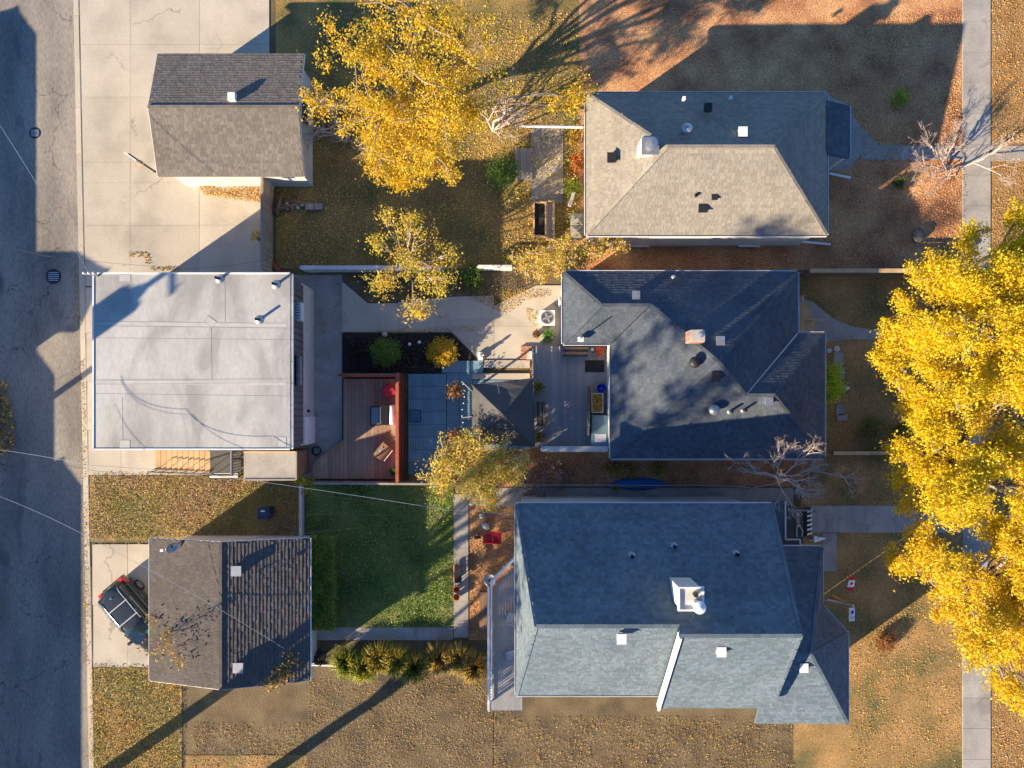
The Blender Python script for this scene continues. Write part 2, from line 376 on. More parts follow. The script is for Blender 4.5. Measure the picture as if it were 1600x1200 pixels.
def tree(name, label, base, blobs, trunk_r, fork, pal, n_clumps, per, leaf, bark='bark', cat='tree', group=None, clump_r=.32, twig=.012, fingers=0):
    """blobs: (centre, radii, share). Limbs run from the fork of the trunk to each blob, twigs to each leaf clump."""
    t = thing(name, label, cat, base, group); mb = MB(); base = Vector(base); fork = Vector(fork)
    tp = limb(mb, base - Vector((0,0,.1)), fork, trunk_r*1.25, trunk_r*.8, 8, .06, 5)
    P, S, Cc = [], [], []
    tot = sum(b[2] for b in blobs); pal = np.asarray(pal, float)
    for c, r, sh in blobs:
        c = Vector(c); k = max(3, int(n_clumps*sh/tot))
        lp = limb(mb, fork.lerp(base, random.uniform(0,.25)), c - Vector((0,0,r[2]*.35)), trunk_r*.5, trunk_r*.14, 6, .16, 6)
        for j in range(fingers):                        # boughs that stick out of the crown
            an = random.uniform(0, 6.283); e = c + Vector((math.cos(an)*r[0], math.sin(an)*r[1], random.uniform(-.3,.5)*r[2]))*random.uniform(.95,1.45) if False else c + Vector((math.cos(an)*r[0]*1.35, math.sin(an)*r[1]*1.35, random.uniform(-.3,.5)*r[2]))
            limb(mb, c, e, twig*2.2, twig*.6, 4, .12, 3)
            for s_ in range(4):
                q = c.lerp(e, .55+.15*s_); m = int(per*.45); P.append(rng.normal(size=(m,3))*np.array([1,1,.6])*clump_r*(.75-.1*s_) + np.array(q)); S.append(rng.uniform(.65,1.3,m)*leaf); Cc.append(pick(pal, m, .2))
        for i in range(k):
            d = np.random.default_rng(random.getrandbits(30)).normal(size=3); d /= np.linalg.norm(d); rr = random.random()**.55*random.uniform(.75,1.15)
            q = Vector((c.x+d[0]*r[0]*rr, c.y+d[1]*r[1]*rr, c.z+d[2]*r[2]*rr))
            if i % 2 == 0: limb(mb, random.choice(lp[3:]), q, twig*1.6, twig*.5, 3, .15, 3)
            m = int(per*random.uniform(.5, 1.5)); pts = rng.normal(size=(m,3))*np.array([1,1,.55])*clump_r*random.uniform(.6,1.25) + np.array(q)
            P.append(pts); S.append(rng.uniform(.4, 1.6, m)*leaf)
            cc = pal[random.randrange(len(pal))]*random.uniform(.78,1.12); Cc.append(np.clip(pick(pal, m, .18)*.55 + cc*.45, .01, 1))
    mb.build('trunk', M[bark], t, smooth=True)
    leaves_mesh('crown', np.concatenate(P), np.concatenate(S), np.concatenate(Cc), M['leafmat'], t, flat=.7)
    return t
def bare_tree(name, label, base, dirs, bark='bark_pale', depth=5, cat='tree', spread=.55, ratio=.72, kids=3, r0=.09, leafpal=None, nleaf=0, leaf=.1, lift=.12):
    t = thing(name, label, cat, base); mb = MB(); base = Vector(base); tips = []
    def grow(p, d, L, r, k):
        q = p + d*L; m = p.lerp(q, .5) + Vector((random.gauss(0,1), random.gauss(0,1), random.gauss(0,1)))*L*.07
        mb.tube([p, m, q], [r, r*.86, r*.7], 5 if k > 2 else 3, cap=False)
        if k == 0: tips.append(q); return
        for i in range(kids if k > 1 else kids+1):
            nd = (d + Vector((random.gauss(0,spread), random.gauss(0,spread), random.gauss(0,spread*.6)+lift))).normalized()
            s = p.lerp(q, random.uniform(.45, 1.0))
            grow(s, nd, L*ratio*random.uniform(.7,1.15), r*.58, k-1)
    for d, L, r in dirs: grow(base if len(d) == 3 else Vector(d[3:]), Vector(d[:3]).normalized(), L, r, depth)
    mb.build('trunk' if cat == 'tree' else 'stem', M[bark], t, smooth=True)
    if leafpal:
        pts = np.array([random.choice(tips) for _ in range(nleaf)]) + rng.normal(size=(nleaf,3))*.10
        leaves_mesh('crown' if cat == 'tree' else 'foliage', pts, rng.uniform(.6,1.3,nleaf)*leaf, pick(leafpal, nleaf), M['leafmat'], t, flat=.2)
    return t
def shrub(name, label, c, r, h, n, leaf, pal, cat='shrub', group=None, shell=.55, stems=8, flat=.3, name2='foliage', bark='bark'):
    c = Vector(c); rx, ry = r if hasattr(r, '__len__') else (r, r)
    t = thing(name, label, cat, c, group); mb = MB()
    for i in range(stems):
        a = random.uniform(0, 6.283); q = c + Vector((rx*.7*math.cos(a), ry*.7*math.sin(a), h*random.uniform(.5,.9)))
        limb(mb, c + Vector((rx*.15*math.cos(a), ry*.15*math.sin(a), -.03)), q, .022, .006, 4, .12, 4)
    mb.build('stem', M[bark], t, smooth=True)
    k = max(6, n//22); cen = rng.normal(size=(k,3)); cen /= np.linalg.norm(cen, axis=1)[:,None]; cen *= (rng.random((k,1))**shell)
    cen *= np.array([rx, ry, h*.5])*.9; cen += np.array([c.x, c.y, c.z+h*.52])
    pts = cen[rng.integers(0,k,n)] + rng.normal(size=(n,3))*np.array([1,1,.8])*min(rx,ry,h)*.13
    pts[:,2] = np.maximum(pts[:,2], c.z+.03)
    leaves_mesh(name2, pts, rng.uniform(.6,1.3,n)*leaf, pick(pal, n), M['leafmat'], t, flat=flat)
    return t
def in_poly(P, n):
    P = np.asarray(P, float); lo, hi = P.min(0), P.max(0); out = np.zeros((0,2))
    while len(out) < n:
        q = rng.uniform(lo, hi, (n*2, 2)); ins = np.zeros(len(q), bool); m = len(P)
        for i in range(m):
            (x1,y1),(x2,y2) = P[i], P[(i+1)%m]; c = (y1 > q[:,1]) != (y2 > q[:,1])
            ins ^= c & (q[:,0] < (x2-x1)*(q[:,1]-y1)/(y2-y1+1e-12)+x1)
        out = np.concatenate([out, q[ins]])
    return out[:n]
def scatter(label, polys, dens, leaf, pal, z=.03, clump=.0, name='fallen_leaves', cat='leaves', tall=.0, flat=1.6, mat='litterleaf'):
    P = []
    for poly in polys:
        a = abs(sum(poly[i][0]*poly[(i+1)%len(poly)][1]-poly[(i+1)%len(poly)][0]*poly[i][1] for i in range(len(poly))))/2/900
        n = int(a*dens); q = in_poly(poly, n)
        if clump:
            keep = np.sin(q[:,0]*.043+1.3*np.sin(q[:,1]*.031))*np.sin(q[:,1]*.052+.9*np.sin(q[:,0]*.027)) + rng.normal(size=len(q))*.6 > -clump; q = q[keep]
        P.append(np.stack([(q[:,0]-CX)/30, (CY-q[:,1])/30, z+rng.random(len(q))*(.03+tall)], 1))
    P = np.concatenate(P); n = len(P); pa = np.asarray(pal, float)
    drift = .5+.28*np.sin(P[:,0]*1.1+1.7*np.sin(P[:,1]*.83+.4))+.28*np.sin(P[:,1]*1.35+1.5*np.sin(P[:,0]*.71+1.1))      # kinds of leaf lie in drifts
    ix = np.clip((drift+rng.normal(size=n)*.32)*len(pa), 0, len(pa)-.01).astype(int); cl = np.clip(pa[ix]*(1+rng.uniform(-.32,.32,(n,1))), .005, 1)
    o = leaves_mesh(name, P, rng.uniform(.45,1.5,n)*leaf, cl, M[mat], None, loc=(0,0,0), flat=flat); return tag(o, label, cat, kind='stuff')

def sheet(name, px, z, mat, t=.25, kind='structure', parent=None):
    pts = [G(*p)[:2] for p in px]; o = MB().prism(pts, z-t, z).build(name, M[mat], parent)
    if kind and not parent: o['kind'] = kind
    return o
def slabs(name, rects, z, mat, gap=.012, piece_name='slab', base='concrete_old', under=True):
    """a paved piece of the setting: a bed with separate slabs lying on it"""
    bed = MB()
    for r in rects:
        pts = r if len(r) > 4 or hasattr(r[0], '__len__') else [(r[0],r[1]),(r[2],r[1]),(r[2],r[3]),(r[0],r[3])]
        bed.prism([G(*p)[:2] for p in pts], z-.2, z-.014)
    root = bed.build(name, M['mulch' if base is None else base]); root['kind'] = 'structure'
    for r in rects:
        pts = r if len(r) > 4 or hasattr(r[0], '__len__') else [(r[0],r[1]),(r[2],r[1]),(r[2],r[3]),(r[0],r[3])]
        q = [Vector(G(*p)) for p in pts]; cen = sum(q, Vector())/len(q)
        q = [p + (cen-p).normalized()*gap*.8 for p in q]
        MB().prism([p[:2] for p in q], z-.18, z+random.uniform(-.004,.004)).build(piece_name, M[mat], root, loc=(cen.x, cen.y, z))
    return root
def boards(parent, x0, x1, y0, y1, z, wd, mat, axis='y', gap=.008, t=.035, name='board', clip=None):
    n = max(1, round(((x1-x0) if axis == 'y' else (y1-y0))/wd)); st = ((x1-x0) if axis == 'y' else (y1-y0))/n
    for i in range(n):
        if axis == 'y':
            xa, xb = x0+i*st+gap/2, x0+(i+1)*st-gap/2; lo = y0; hi = y1
            if clip: lo, hi = clip((xa+xb)/2)
            MB().prism([(xa,lo),(xb,lo),(xb,hi),(xa,hi)], z-t, z+random.uniform(-.002,.002)).build(name, M[mat], parent, loc=((xa+xb)/2,(lo+hi)/2,z))
        else:
            ya, yb = y0+i*st+gap/2, y0+(i+1)*st-gap/2
            MB().prism([(x0,ya),(x1,ya),(x1,yb),(x0,yb)], z-t, z+random.uniform(-.002,.002)).build(name, M[mat], parent, loc=((x0+x1)/2,(ya+yb)/2,z))
def fence(name, label, p0, p1, h, mat, bw=.14, post=2.2, cap=.10, z0=0.0, side=1, t=.02, postw=.1, capmat=None, cat='fence'):
    a, b = Vector((*p0[:2], z0)), Vector((*p1[:2], z0)); L = (b-a).length; d = (b-a)/L; nrm = Vector((-d.y, d.x, 0))*side; rz = math.atan2(d.y, d.x)
    o = thing(name, label, cat, a); n = max(2, round(L/bw)); st = L/n
    me = mesh_of(MB().box((0,0,h/2-.02), (st-.012, t, h-.06)), 'board', M[mat])
    for i in range(n): piece(me, 'board', o, a + d*(st*(i+.5)) + nrm*.045 + Vector((0,0,random.uniform(-.01,.008))), rz + random.uniform(-.01,.01))
    k = max(1, round(L/post)); pm = mesh_of(MB().box((0,0,h/2), (postw, postw*.5, h)), 'post', M[mat])
    for i in range(k+1): piece(pm, 'post', o, a + d*(L*i/k), rz)
    for z in (.25, h-.25): MB().bar(a+Vector((0,0,z))-nrm*.045, b+Vector((0,0,z))-nrm*.045, .04, .09).build('rail', M[mat], o)
    if cap:
        for i in range(k):
            MB().bar(a+d*(L*i/k+.01)+Vector((0,0,h+.02)), a+d*(L*(i+1)/k-.01)+Vector((0,0,h+.02)), cap, .035).build('cap_board', M[capmat or mat], o)
    return o
# ================================================================ the ground, paving and beds
MB().prism([(-160,-160),(160,-160),(160,160),(-160,160)], -.5, 0).build('ground', M['soil'])['kind'] = 'structure'
def kx(y): return 118 + (y-150)*.0205                     # the alley's edge drifts to the right going down
sheet('alley', [(-120,-400),(kx(-400),-400),(kx(1700),1700),(-120,1700)], .012, 'asphalt')
kerb = sheet('kerb', [(kx(-400),-400),(kx(-400)+9,-400),(kx(1700)+9,1700),(kx(1700),1700)], .02, 'kerb')
for i, y in enumerate(range(-120, 1320, 72)):
    ya, yb = y+.6, y+71.4
    q = [G(kx(ya)+.4,ya), G(kx(ya)+8,ya), G(kx(yb)+8,yb), G(kx(yb)+.4,yb)]; c = sum(q, Vector())/4
    MB().prism([p[:2] for p in q], -.1, .035+random.uniform(-.004,.004)).build('kerb_stone', M['kerb'], kerb, loc=(c.x,c.y,0))
dv = [( 0,-120,1,-60)]
rects = []
for ya, yb in ((-110,-10),(-10,70),(70,152),(152,254),(254,286),(286,352),(352,447)):
    for xa, xb in ((127,204),(204,312),(312,421)): rects.append([(xa if xa > 127 else kx(ya)+10,ya),(xb,ya),(xb,yb),(xa if xa > 127 else kx(yb)+10,yb)])
slabs('driveway', rects, .04, 'concrete')
rects = []
for ya, yb in ((449,520),(520,596),(596,672),(672,742)):
    for xa, xb in ((kx(ya)+10,190),(190,262)): rects.append((xa,ya,xb,yb))
rects += [(262,690,330,742)]
slabs('garage_apron', rects, .042, 'concrete')
slabs('driveway', [(kx(940)+11,850,200,945),(200,850,300,945),(kx(1000)+11,945,200,1042),(200,945,300,1042)], .045, 'concrete')
slabs('concrete_pad', [(455,430,535,500),(455,500,535,568),(455,568,535,640),(455,640,535,692),[(455,692),(533,692),(489,724),(489,748),(455,748)]], .05, 'concrete_old')
slabs('patio', [[(535,440),(575,474),(622,474),(622,519),(535,519)],[(622,472),(700,464),(700,519),(622,519)],[(700,464),(772,462),(772,500),(700,500)],[(700,500),(772,500),(772,562),(748,562),(706,519),(700,519)],
    [(772,478),(838,446),(885,446),(885,510),(772,510)],[(772,510),(885,510),(885,545),(830,545),(830,562),(772,562)]], .052, 'concrete')
sheet('garden_bed', [(500,424),(880,424),(880,436),(838,444),(790,470),(702,462),(622,470),(577,472),(545,440),(500,436)], .045, 'soil')
sheet('garden_bed', [(536,521),(704,521),(744,561),(722,563),(690,583),(536,583)], .10, 'mulch')
# brown yard north of the fence, lawns and strips
sheet('back_yard', [(431,-60),(905,-60),(905,420),(431,420)], .014, 'litter_yard')
sheet('side_yard', [(905,-60),(1503,-60),(1503,422),(905,422)], .016, 'litter')
sheet('front_lawn', [(1250,424),(1503,424),(1503,704),(1288,704),(1250,560)], .018, 'front_lawn')
sheet('front_lawn', [(1262,706),(1503,706),(1503,1280),(1240,1280),(1240,860)], .017, 'front_lawn')
sheet('boulevard', [(1547,-300),(1720,-300),(1720,1500),(1547,1500)], .015, 'orange_litter')
sheet('road', [(1720,-300),(2100,-300),(2100,1500),(1720,1500)], .008, 'asphalt')
sheet('grass_strip', [(kx(800)+10,742),(471,742),(471,846),(kx(800)+10,846)], .019, 'dry_grass')
sheet('grass_strip', [(kx(1100)+10,1043),(285,1043),(285,1280),(kx(1100)+10,1280)], .021, 'dry_grass')
sheet('lawn', [(478,753),(709,753),(709,980),(478,980)], .02, 'lawn')
sheet('side_path', [(733,753),(830,753),(830,1000),(733,1000)], .013, 'litter')
sheet('garden_bed', [(480,1001),(770,1001),(770,1260),(480,1260)], .023, 'soil')
sheet('dirt_path', [(640,700),(1290,700),(1290,760),(640,760)], .011, 'litter')
slabs('sidewalk', [(1503.5,y,1547,y+48) for y in range(-110,1310,48)], .05, 'concrete_old')
r = []
for y in range(772, 996, 28): r.append((709,y,732,y+28))
slabs('garden_path', r, .05, 'concrete_old')
slabs('garden_path', [(x,980,min(x+40,708),1000) for x in range(486,708,40)], .045, 'concrete_old')
slabs('side_walkway', [(x,762,x+46,790) for x in range(733,1230,46)], .05, 'concrete_old')
slabs('front_walkway', [(x,790,x+44,832) for x in range(1266,1500,44)] + [(1284,833,1307,892)], .046, 'concrete_old')
slabs('front_walkway', [[(1247,463),(1272,473),(1300,497),(1300,534),(1262,540),(1247,540)],[(1300,497),(1330,510),(1362,515),(1362,531),(1330,530),(1300,534)],[(1362,515),(1430,516),(1430,534),(1362,531)],(1430,516,1503,534)], .046, 'concrete_old')
slabs('front_walkway', [[(1290,148),(1318,160),(1345,200),(1345,240),(1326,266),(1290,268)],[(1345,200),(1372,225),(1408,228),(1408,250),(1345,250)],(1408,228,1455,250),(1455,228,1503,250)], .046, 'concrete_old')
slabs('boulevard_walk', [(1547.5,228,1600,252),(1600,228,1660,252)], .045, 'concrete_old')
slabs('back_path', [(830,200,856,258),(856,200,880,258),(830,258,856,318),(856,258,880,318)], .04, 'concrete_old')

# ================================================================ the flat-roofed garage
ZG = 4.4
gx0, gy1 = G(146,427,ZG)[:2]; gx1, gy0 = G(453,702,ZG)[:2]
wx1 = G(491,600,0).x
g = thing('flat_roofed_garage', 'wide detached garage with flat pale membrane roof beside the alley', 'garage', ((gx0+gx1)/2, (gy0+gy1)/2, 0))
inset = wx1-gx1
rect_walls(g, gx0+.05, wx1, gy0-.05+.1, gy1-.05, 0, 1.92, M['grey_stucco'])
# steep dark cladding above the stucco on the yard side
def clad(y0, y1):
    MB().add([(wx1-.02,y0,1.93),(wx1-.02,y1,1.93),(gx1+.02,y1,ZG-.12),(gx1+.02,y0,ZG-.12),(wx1-.14,y0,1.93),(wx1-.14,y1,1.93),(gx1-.1,y1,ZG-.12),(gx1-.1,y0,ZG-.12)],
        ((0,1,2,3),(7,6,5,4),(0,3,7,4),(1,5,6,2),(2,6,7,3),(0,4,5,1))).build('cladding_panel', M['grey_cladding'], g)
n = 22
for i in range(n):
    a = gy0+.05+(gy1-gy0-.1)*i/n; clad(a+.008, a+(gy1-gy0-.1)/n-.008)
for i in range(n+1):                                   # standing ribs
    a = gy0+.05+(gy1-gy0-.1)*i/n; MB().bar((wx1-.0,a,1.95), (gx1+.04,a,ZG-.13), .035, .04).build('cladding_rib', M['grey_cladding'], g)
walls(g, [((gx0+.06,gy0+.05),(gx1-.1,gy0+.05)), ((gx1-.1,gy1-.05),(gx0+.06,gy1-.05)), ((gx0+.06,gy1-.15),(gx0+.06,gy0+.15))], 1.925, ZG-.12, M['white_siding'])
roof = MB().box(((gx0+gx1)/2,(gy0+gy1)/2,ZG-.055), (gx1-gx0,gy1-gy0,.11)).build('roof', M['membrane'], g)
def strip(a, b, wd, mat='seam', nm='roof_seam', dz=.004):
    p, q = G(*a,ZG), G(*b,ZG); MB().bar((p.x,p.y,ZG+dz), (q.x,q.y,ZG+dz), wd, .006).build(nm, M[mat], roof)
for a, b in (((148,502),(449,506)),((148,509),(449,513)),((148,594),(449,592)),((148,600.5),(449,598)),((148,615),(449,619)),((148,528),(449,531))):
    strip(a, b, .018 if a[1] not in (615,528) else .012)
for x, y0, y1 in ((351,429,503),(330,512,592),(191,620,698)): strip((x,y0),(x+1,y1), .010)
def patch(pts, nm='roof_patch'):
    q = [G(*p,ZG)[:2] for p in pts]; MB().prism(q, ZG+.002, ZG+.007).build(nm, M['patch'], roof)
    for i in range(len(pts)): strip(pts[i], pts[(i+1)%len(pts)], .014, nm='patch_edge', dz=.006)
patch([(186,429),(204,429),(204,440),(186,440)]); patch([(187,688),(203,688),(203,700),(187,700)]); patch([(434,683),(447,683),(447,698),(434,698)]); patch([(325,493),(338,503),(332,511),(319,502)])
def flat_strip(y, h):
    a, b = G(149,y,ZG), G(448,y+2,ZG); MB().bar((a.x,a.y,ZG+.0025), (b.x,b.y,ZG+.0025), h/30, .003).build('membrane_lap', M['patch'], roof)
flat_strip(505.5,5); flat_strip(597,5)
for x, y in ((343,436),(431,445),(405,500)):
    p = G(x,y,ZG); v = MB().lathe(p, [(.21,.0),(.21,.012),(.13,.05),(.075,.10)], 18).build('vent_pipe', M['galv'], roof, smooth=True)
    MB().lathe(p, [(.065,.05),(.065,.42),(.05,.42),(.05,.2)], 14, cap=False).build('pipe', M['dark_metal'], v, smooth=True)
    MB().lathe(p+Vector((0,0,.3)), [(.0,0),(.05,0)], 14, cap=False).build('opening', M['black'], v)
rx = gx1+.07
for i in range(8):                                     # eaves trough in lengths, pale metal
    ya, yb = gy0+(gy1-gy0)*i/8+.008, gy0+(gy1-gy0)*(i+1)/8-.008
    MB().box((rx,(ya+yb)/2,ZG-.09),(.12,yb-ya,.01)).box((rx+.065,(ya+yb)/2,ZG-.05),(.014,yb-ya,.10)).build('gutter', M['white_metal'], roof)
for a, b in (((gx0,gy0),(gx0,gy1)),((gx0,gy0),(gx1,gy0)),((gx0,gy1),(gx1,gy1))):
    MB().bar((a[0],a[1],ZG+.01),(b[0],b[1],ZG+.01), .07, .05).build('drip_edge', M['fascia'], roof)
# yard-side door, windows, wall lamp
d0 = G(492,651).y; d1 = G(492,692).y
door = MB().box((wx1+.03,(d0+d1)/2,.95),(.06,d0-d1,1.8)).build('door', M['white_metal'], g)
for k in range(2): MB().box((wx1+.065,(d0+d1)/2+(k-.5)*.5,.75),(.02,.36,.9)).build('door_panel', M['white_metal'], door)
MB().ball((wx1+.1,d0-.15,.95), .035).build('handle', M['galv'], door)
for ya, yb in ((G(0,556,3.1).y,G(0,602,3.1).y),):
    p = MB().add([(wx1+.03,ya,2.6),(wx1+.03,yb,2.6),(gx1+.09,yb,3.7),(gx1+.09,ya,3.7)],((3,2,1,0),)).build('window', M['glass'], g)
    for q in (ya,yb): MB().bar((wx1+.05,q,2.58),(gx1+.11,q,3.72),.06,.05).build('frame', M['grey_cladding'], p)
    MB().bar((wx1+.06,ya,2.57),(wx1+.06,yb,2.57),.05,.06).build('sill', M['fascia'], p)
MB().box((wx1+.05,G(0,642).y,1.2),(.10,.14,.18)).build('wall_lamp', M['dark_metal'], g)
ac = thing('window_air_conditioner', 'pale blue boxed air conditioner on the dark cladding of the flat-roofed garage', 'air conditioner', (wx1+.02, G(0,488,3).y, 2.85))
y = G(0,488,3).y
MB().box((wx1+.10,y,3.11),(.42,.86,.5)).build('casing', M['white_metal'], ac)
for k in range(6): MB().box((wx1+.07,y-.34+k*.135,3.365),(.3,.06,.02)).build('slat', M['mat_blue'], ac)
MB().box((wx1+.08,y-.05,2.60),(.16,.12,.12)).build('drain_box', M['white_plastic'], ac)
# service mast with insulators at the alley corner
m = thing('service_mast', 'pale service mast with insulators at the alley corner of the flat garage', 'mast', (gx0+.2,gy1-.12,ZG))
MB().tube([(gx0+.2,gy1-.12,ZG),(gx0+.2,gy1-.12,ZG+.7)], .05, 8).build('pole', M['galv'], m)
MB().bar((gx0-.07,gy1-.12,ZG+.6),(gx0+.48,gy1-.12,ZG+.6), .09,.09).build('cross_arm', M['wood_grey'], m)
for k in range(3): MB().lathe((gx0-.02+k*.22,gy1-.12,ZG+.645),[(.03,0),(.06,.03),(.04,.06),(.06,.09),(.02,.14)],10).build('insulator', M['white_plastic'], m)
# stair, landing and lean-to along the lower side
st = thing('wooden_stair', 'lit wooden stair with metal handrail along the lower wall of the flat garage', 'stair', (*G(285,722)[:2],0))
ys0, ys1 = G(0,734).y, G(0,701).y
for i in range(10):
    z = .12+.12*i; xa = G(243+i*8.6,0,z).x; xb = G(243+(i+1)*8.6,0,z).x
    MB().box(((xa+xb)/2,(ys0+ys1)/2,z),(xb-xa-.02,ys1-ys0-.1,.05)).build('tread', M['wood_tan'], st)
for yy in (ys0+.02, ys1-.02): MB().bar((G(241,0).x,yy,.05),(G(330,0,1.2).x,yy,1.22),.045,.22).build('stringer', M['wood_brown'], st)
rl = [(G(233,0,.9).x,ys0-.03,.95),(G(330,0,2).x,ys0-.03,2.1)]
MB().tube(rl,.03,6).build('handrail', M['dark_metal'], st)
for i in range(7):
    t = i/6; p = Vector(rl[0]).lerp(Vector(rl[1]),t); MB().tube([(p.x,p.y,.08+1.1*t),(p.x,p.y,p.z)],.018,5).build('baluster', M['dark_metal'], st)
ld = thing('stair_landing', 'dark landing with barred railing at the head of the wooden stair', 'landing', (*G(350,722)[:2],0))
xa, xb = G(329,0,1.2).x, G(377,0,1.2).x
boards(ld, xa, xb, ys0-.05, ys1, 1.22, .14, 'canvas', axis='x')
for x in (xa+.06, xb-.06):
    for yy in (ys0,ys1-.1): MB().box((x,yy,.59),(.1,.1,1.18)).build('post', M['wood_brown'], ld)
for z in (1.7,2.2): MB().bar((xa,ys0-.08,z),(xb,ys0-.08,z),.04,.05).build('rail', M['dark_metal'], ld)
MB().bar((G(361,0,2.2).x,ys0-.08,2.2),(G(361,0,2.2).x,ys1,2.2),.05,.05).build('rail', M['galv'], ld)
for i in range(9): MB().bar((xb-.05,ys0+(ys1-ys0)*i/8,1.22),(xb-.05,ys0+(ys1-ys0)*i/8,2.2),.025,.025).build('baluster', M['dark_metal'], ld)
MB().bar((xb-.05,ys0,2.22),(xb-.05,ys1,2.22),.05,.05).build('rail', M['dark_metal'], ld)
sh = thing('lean_to_shed', 'lean-to shed with flat grey roof beside the stair landing', 'shed', (*G(420,727)[:2],0))
ax, bx_ = G(381,0,2.6).x, G(462,0,2.6).x; ay, by = G(0,749,2.6).y, G(0,705,2.6).y
rect_walls(sh, ax+.08, bx_-.08, ay+.08, by-.02, 0, 2.5, M['wood_brown'])
MB().box(((ax+bx_)/2,(ay+by)/2,2.555),(bx_-ax,by-ay,.10)).build('roof', M['concrete_old'], sh)
for a, b in (((ax,ay),(bx_,ay)),((bx_+.03,ay),(bx_+.03,by)),((ax,by-.02),(bx_,by-.02))): MB().bar((a[0],a[1]-.02,2.58),(b[0],b[1]-.02,2.58),.07,.14).build('fascia', M['wood_grey'] if a[0]!=ax or a[1]==ay else M['wood_tan'], sh)
bn = thing('garden_bench', 'narrow pale bench at the edge of the grass below the stair', 'bench', (*G(350,743)[:2],.02))
p = G(350,743,.42)
for k in range(2): MB().box((p.x,p.y-.07+k*.14,.44),(1.45,.11,.04)).build('seat_slat', M['white_wood'], bn)
for sx in (-.6,.6):
    for sy in (-.1,.1): MB().box((p.x+sx,p.y+sy,.22),(.07,.07,.42)).build('leg', M['dark_metal'], bn)
for sy in (-.16,.16): MB().box((p.x,p.y+sy,.42),(1.55,.05,.07)).build('frame', M['dark_metal'], bn)
hz = thing('garden_hose', 'black coiled hose on the concrete at the flat garage corner', 'hose', (*G(496,704)[:2],.05))
p = G(496,704); pts = [(p.x+(.20+.012*(i/12))*math.cos(i*.5), p.y+(.20+.012*(i/12))*math.sin(i*.5), .075+.004*i) for i in range(44)]
MB().tube(pts,.022,5).build('coil', M['black'], hz, smooth=True)

# ================================================================ gable garage by the upper driveway
def gable(name, label, cat, loc, x0, x1, y0, y1, ze, zr, axis, wallmat, shmatl, over=.35, var=.2, wall_in=None, ex=.145, lift=.016, gut=True):
    t = thing(name, label, cat, loc)
    if axis == 'x':
        ym = (y0+y1)/2; f = [[(x0,y0,ze),(x1,y0,ze),(x1,ym,zr),(x0,ym,zr)],[(x1,y1,ze),(x0,y1,ze),(x0,ym,zr),(x1,ym,zr)]]
        rl = ((x0,ym,zr),(x1,ym,zr)); gl = [((x0,y0,ze),(x1,y0,ze)),((x1,y1,ze),(x0,y1,ze))]
    else:
        xm = (x0+x1)/2; f = [[(x0,y1,ze),(x0,y0,ze),(xm,y0,zr),(xm,y1,zr)],[(x1,y0,ze),(x1,y1,ze),(xm,y1,zr),(xm,y0,zr)]]
        rl = ((xm,y0,zr),(xm,y1,zr)); gl = [((x0,y1,ze),(x0,y0,ze)),((x1,y0,ze),(x1,y1,ze))]
    r = roof_part(t, f, M[shmatl], var=var, ex=ex, lift=lift); ridge_caps(r, [rl], M[shmatl])
    if gut: gutters(r, gl, M['white_metal'])
    o = wall_in or (over,over,over,over); a, b, c, d = x0+o[0], x1-o[1], y0+o[2], y1-o[3]
    rect_walls(t, a, b, c, d, 0, ze-.1, M[wallmat])
    for q in ((0,1)):                                  # gable triangles
        if axis == 'x':
            X = (a,b)[q]; k = (zr-ze)/((y1-y0)/2); ym = (y0+y1)/2
            MB().add([(X-.05,c,ze-.1),(X-.05,d,ze-.1),(X-.05,ym,zr-.2),(X+.04,c,ze-.1),(X+.04,d,ze-.1),(X+.04,ym,zr-.2)],((0,2,1),(3,4,5),(0,1,4,3),(1,2,5,4),(2,0,3,5))).build('gable_wall', M[wallmat], t)
        else:
            Y = (c,d)[q]; xm = (x0+x1)/2
            MB().add([(a,Y-.05,ze-.1),(b,Y-.05,ze-.1),(xm,Y-.05,zr-.2),(a,Y+.04,ze-.1),(b,Y+.04,ze-.1),(xm,Y+.04,zr-.2)],((0,1,2),(3,5,4),(0,3,4,1),(1,4,5,2),(2,5,3,0))).build('gable_wall', M[wallmat], t)
    for e in f:                                        # rake boards
        P = e; MB().bar(Vector(P[0])-Vector((0,0,.09)), Vector(P[3])-Vector((0,0,.09)),.05,.14).bar(Vector(P[1])-Vector((0,0,.09)), Vector(P[2])-Vector((0,0,.09)),.05,.14).build('rake_board', M['fascia'], t)
    return t, r
y0 = G(0,275,2.6).y; yr = G(0,167,3.5).y; x0 = G(246,0,2.6).x; x1 = G(475,0,2.6).x
ug, ugr = gable('gable_garage', 'brown shingled gable garage with white walls above the concrete driveway', 'garage', ((x0+x1)/2,yr,0), x0, x1, y0, 2*yr-y0, 2.6, 3.5, 'x', 'white_siding', 'shingle_taupe', over=.3, gut=False)
MB().box((G(363,0,3.5).x,yr+.45,3.5),(.35,.35,.3)).build('roof_vent', M['white_metal'], ugr)
w1 = G(475,0,0).x
MB().box((x1-.27,G(0,195).y,1.5),(.06,1.0,.8)).build('window', M['glass'], ug)
lamp = thing('basketball_hoop', 'dark pole hoop standing at the driveway corner of the white gable garage', 'hoop', (*G(258,262)[:2],.04))
p = G(257,266); MB().tube([(p.x-.45,p.y-.1,.04),(p.x-.45,p.y-.1,2.6)],.05,8).build('pole', M['dark_metal'], lamp)
MB().bar((p.x-.45,p.y-.1,2.5),(p.x-.1,p.y-.35,2.75),.06,.06).build('arm', M['dark_metal'], lamp)
MB().box((p.x-.1,p.y-.4,2.9),(.7,.05,.5),rz=-.6).build('backboard', M['white_metal'], lamp)
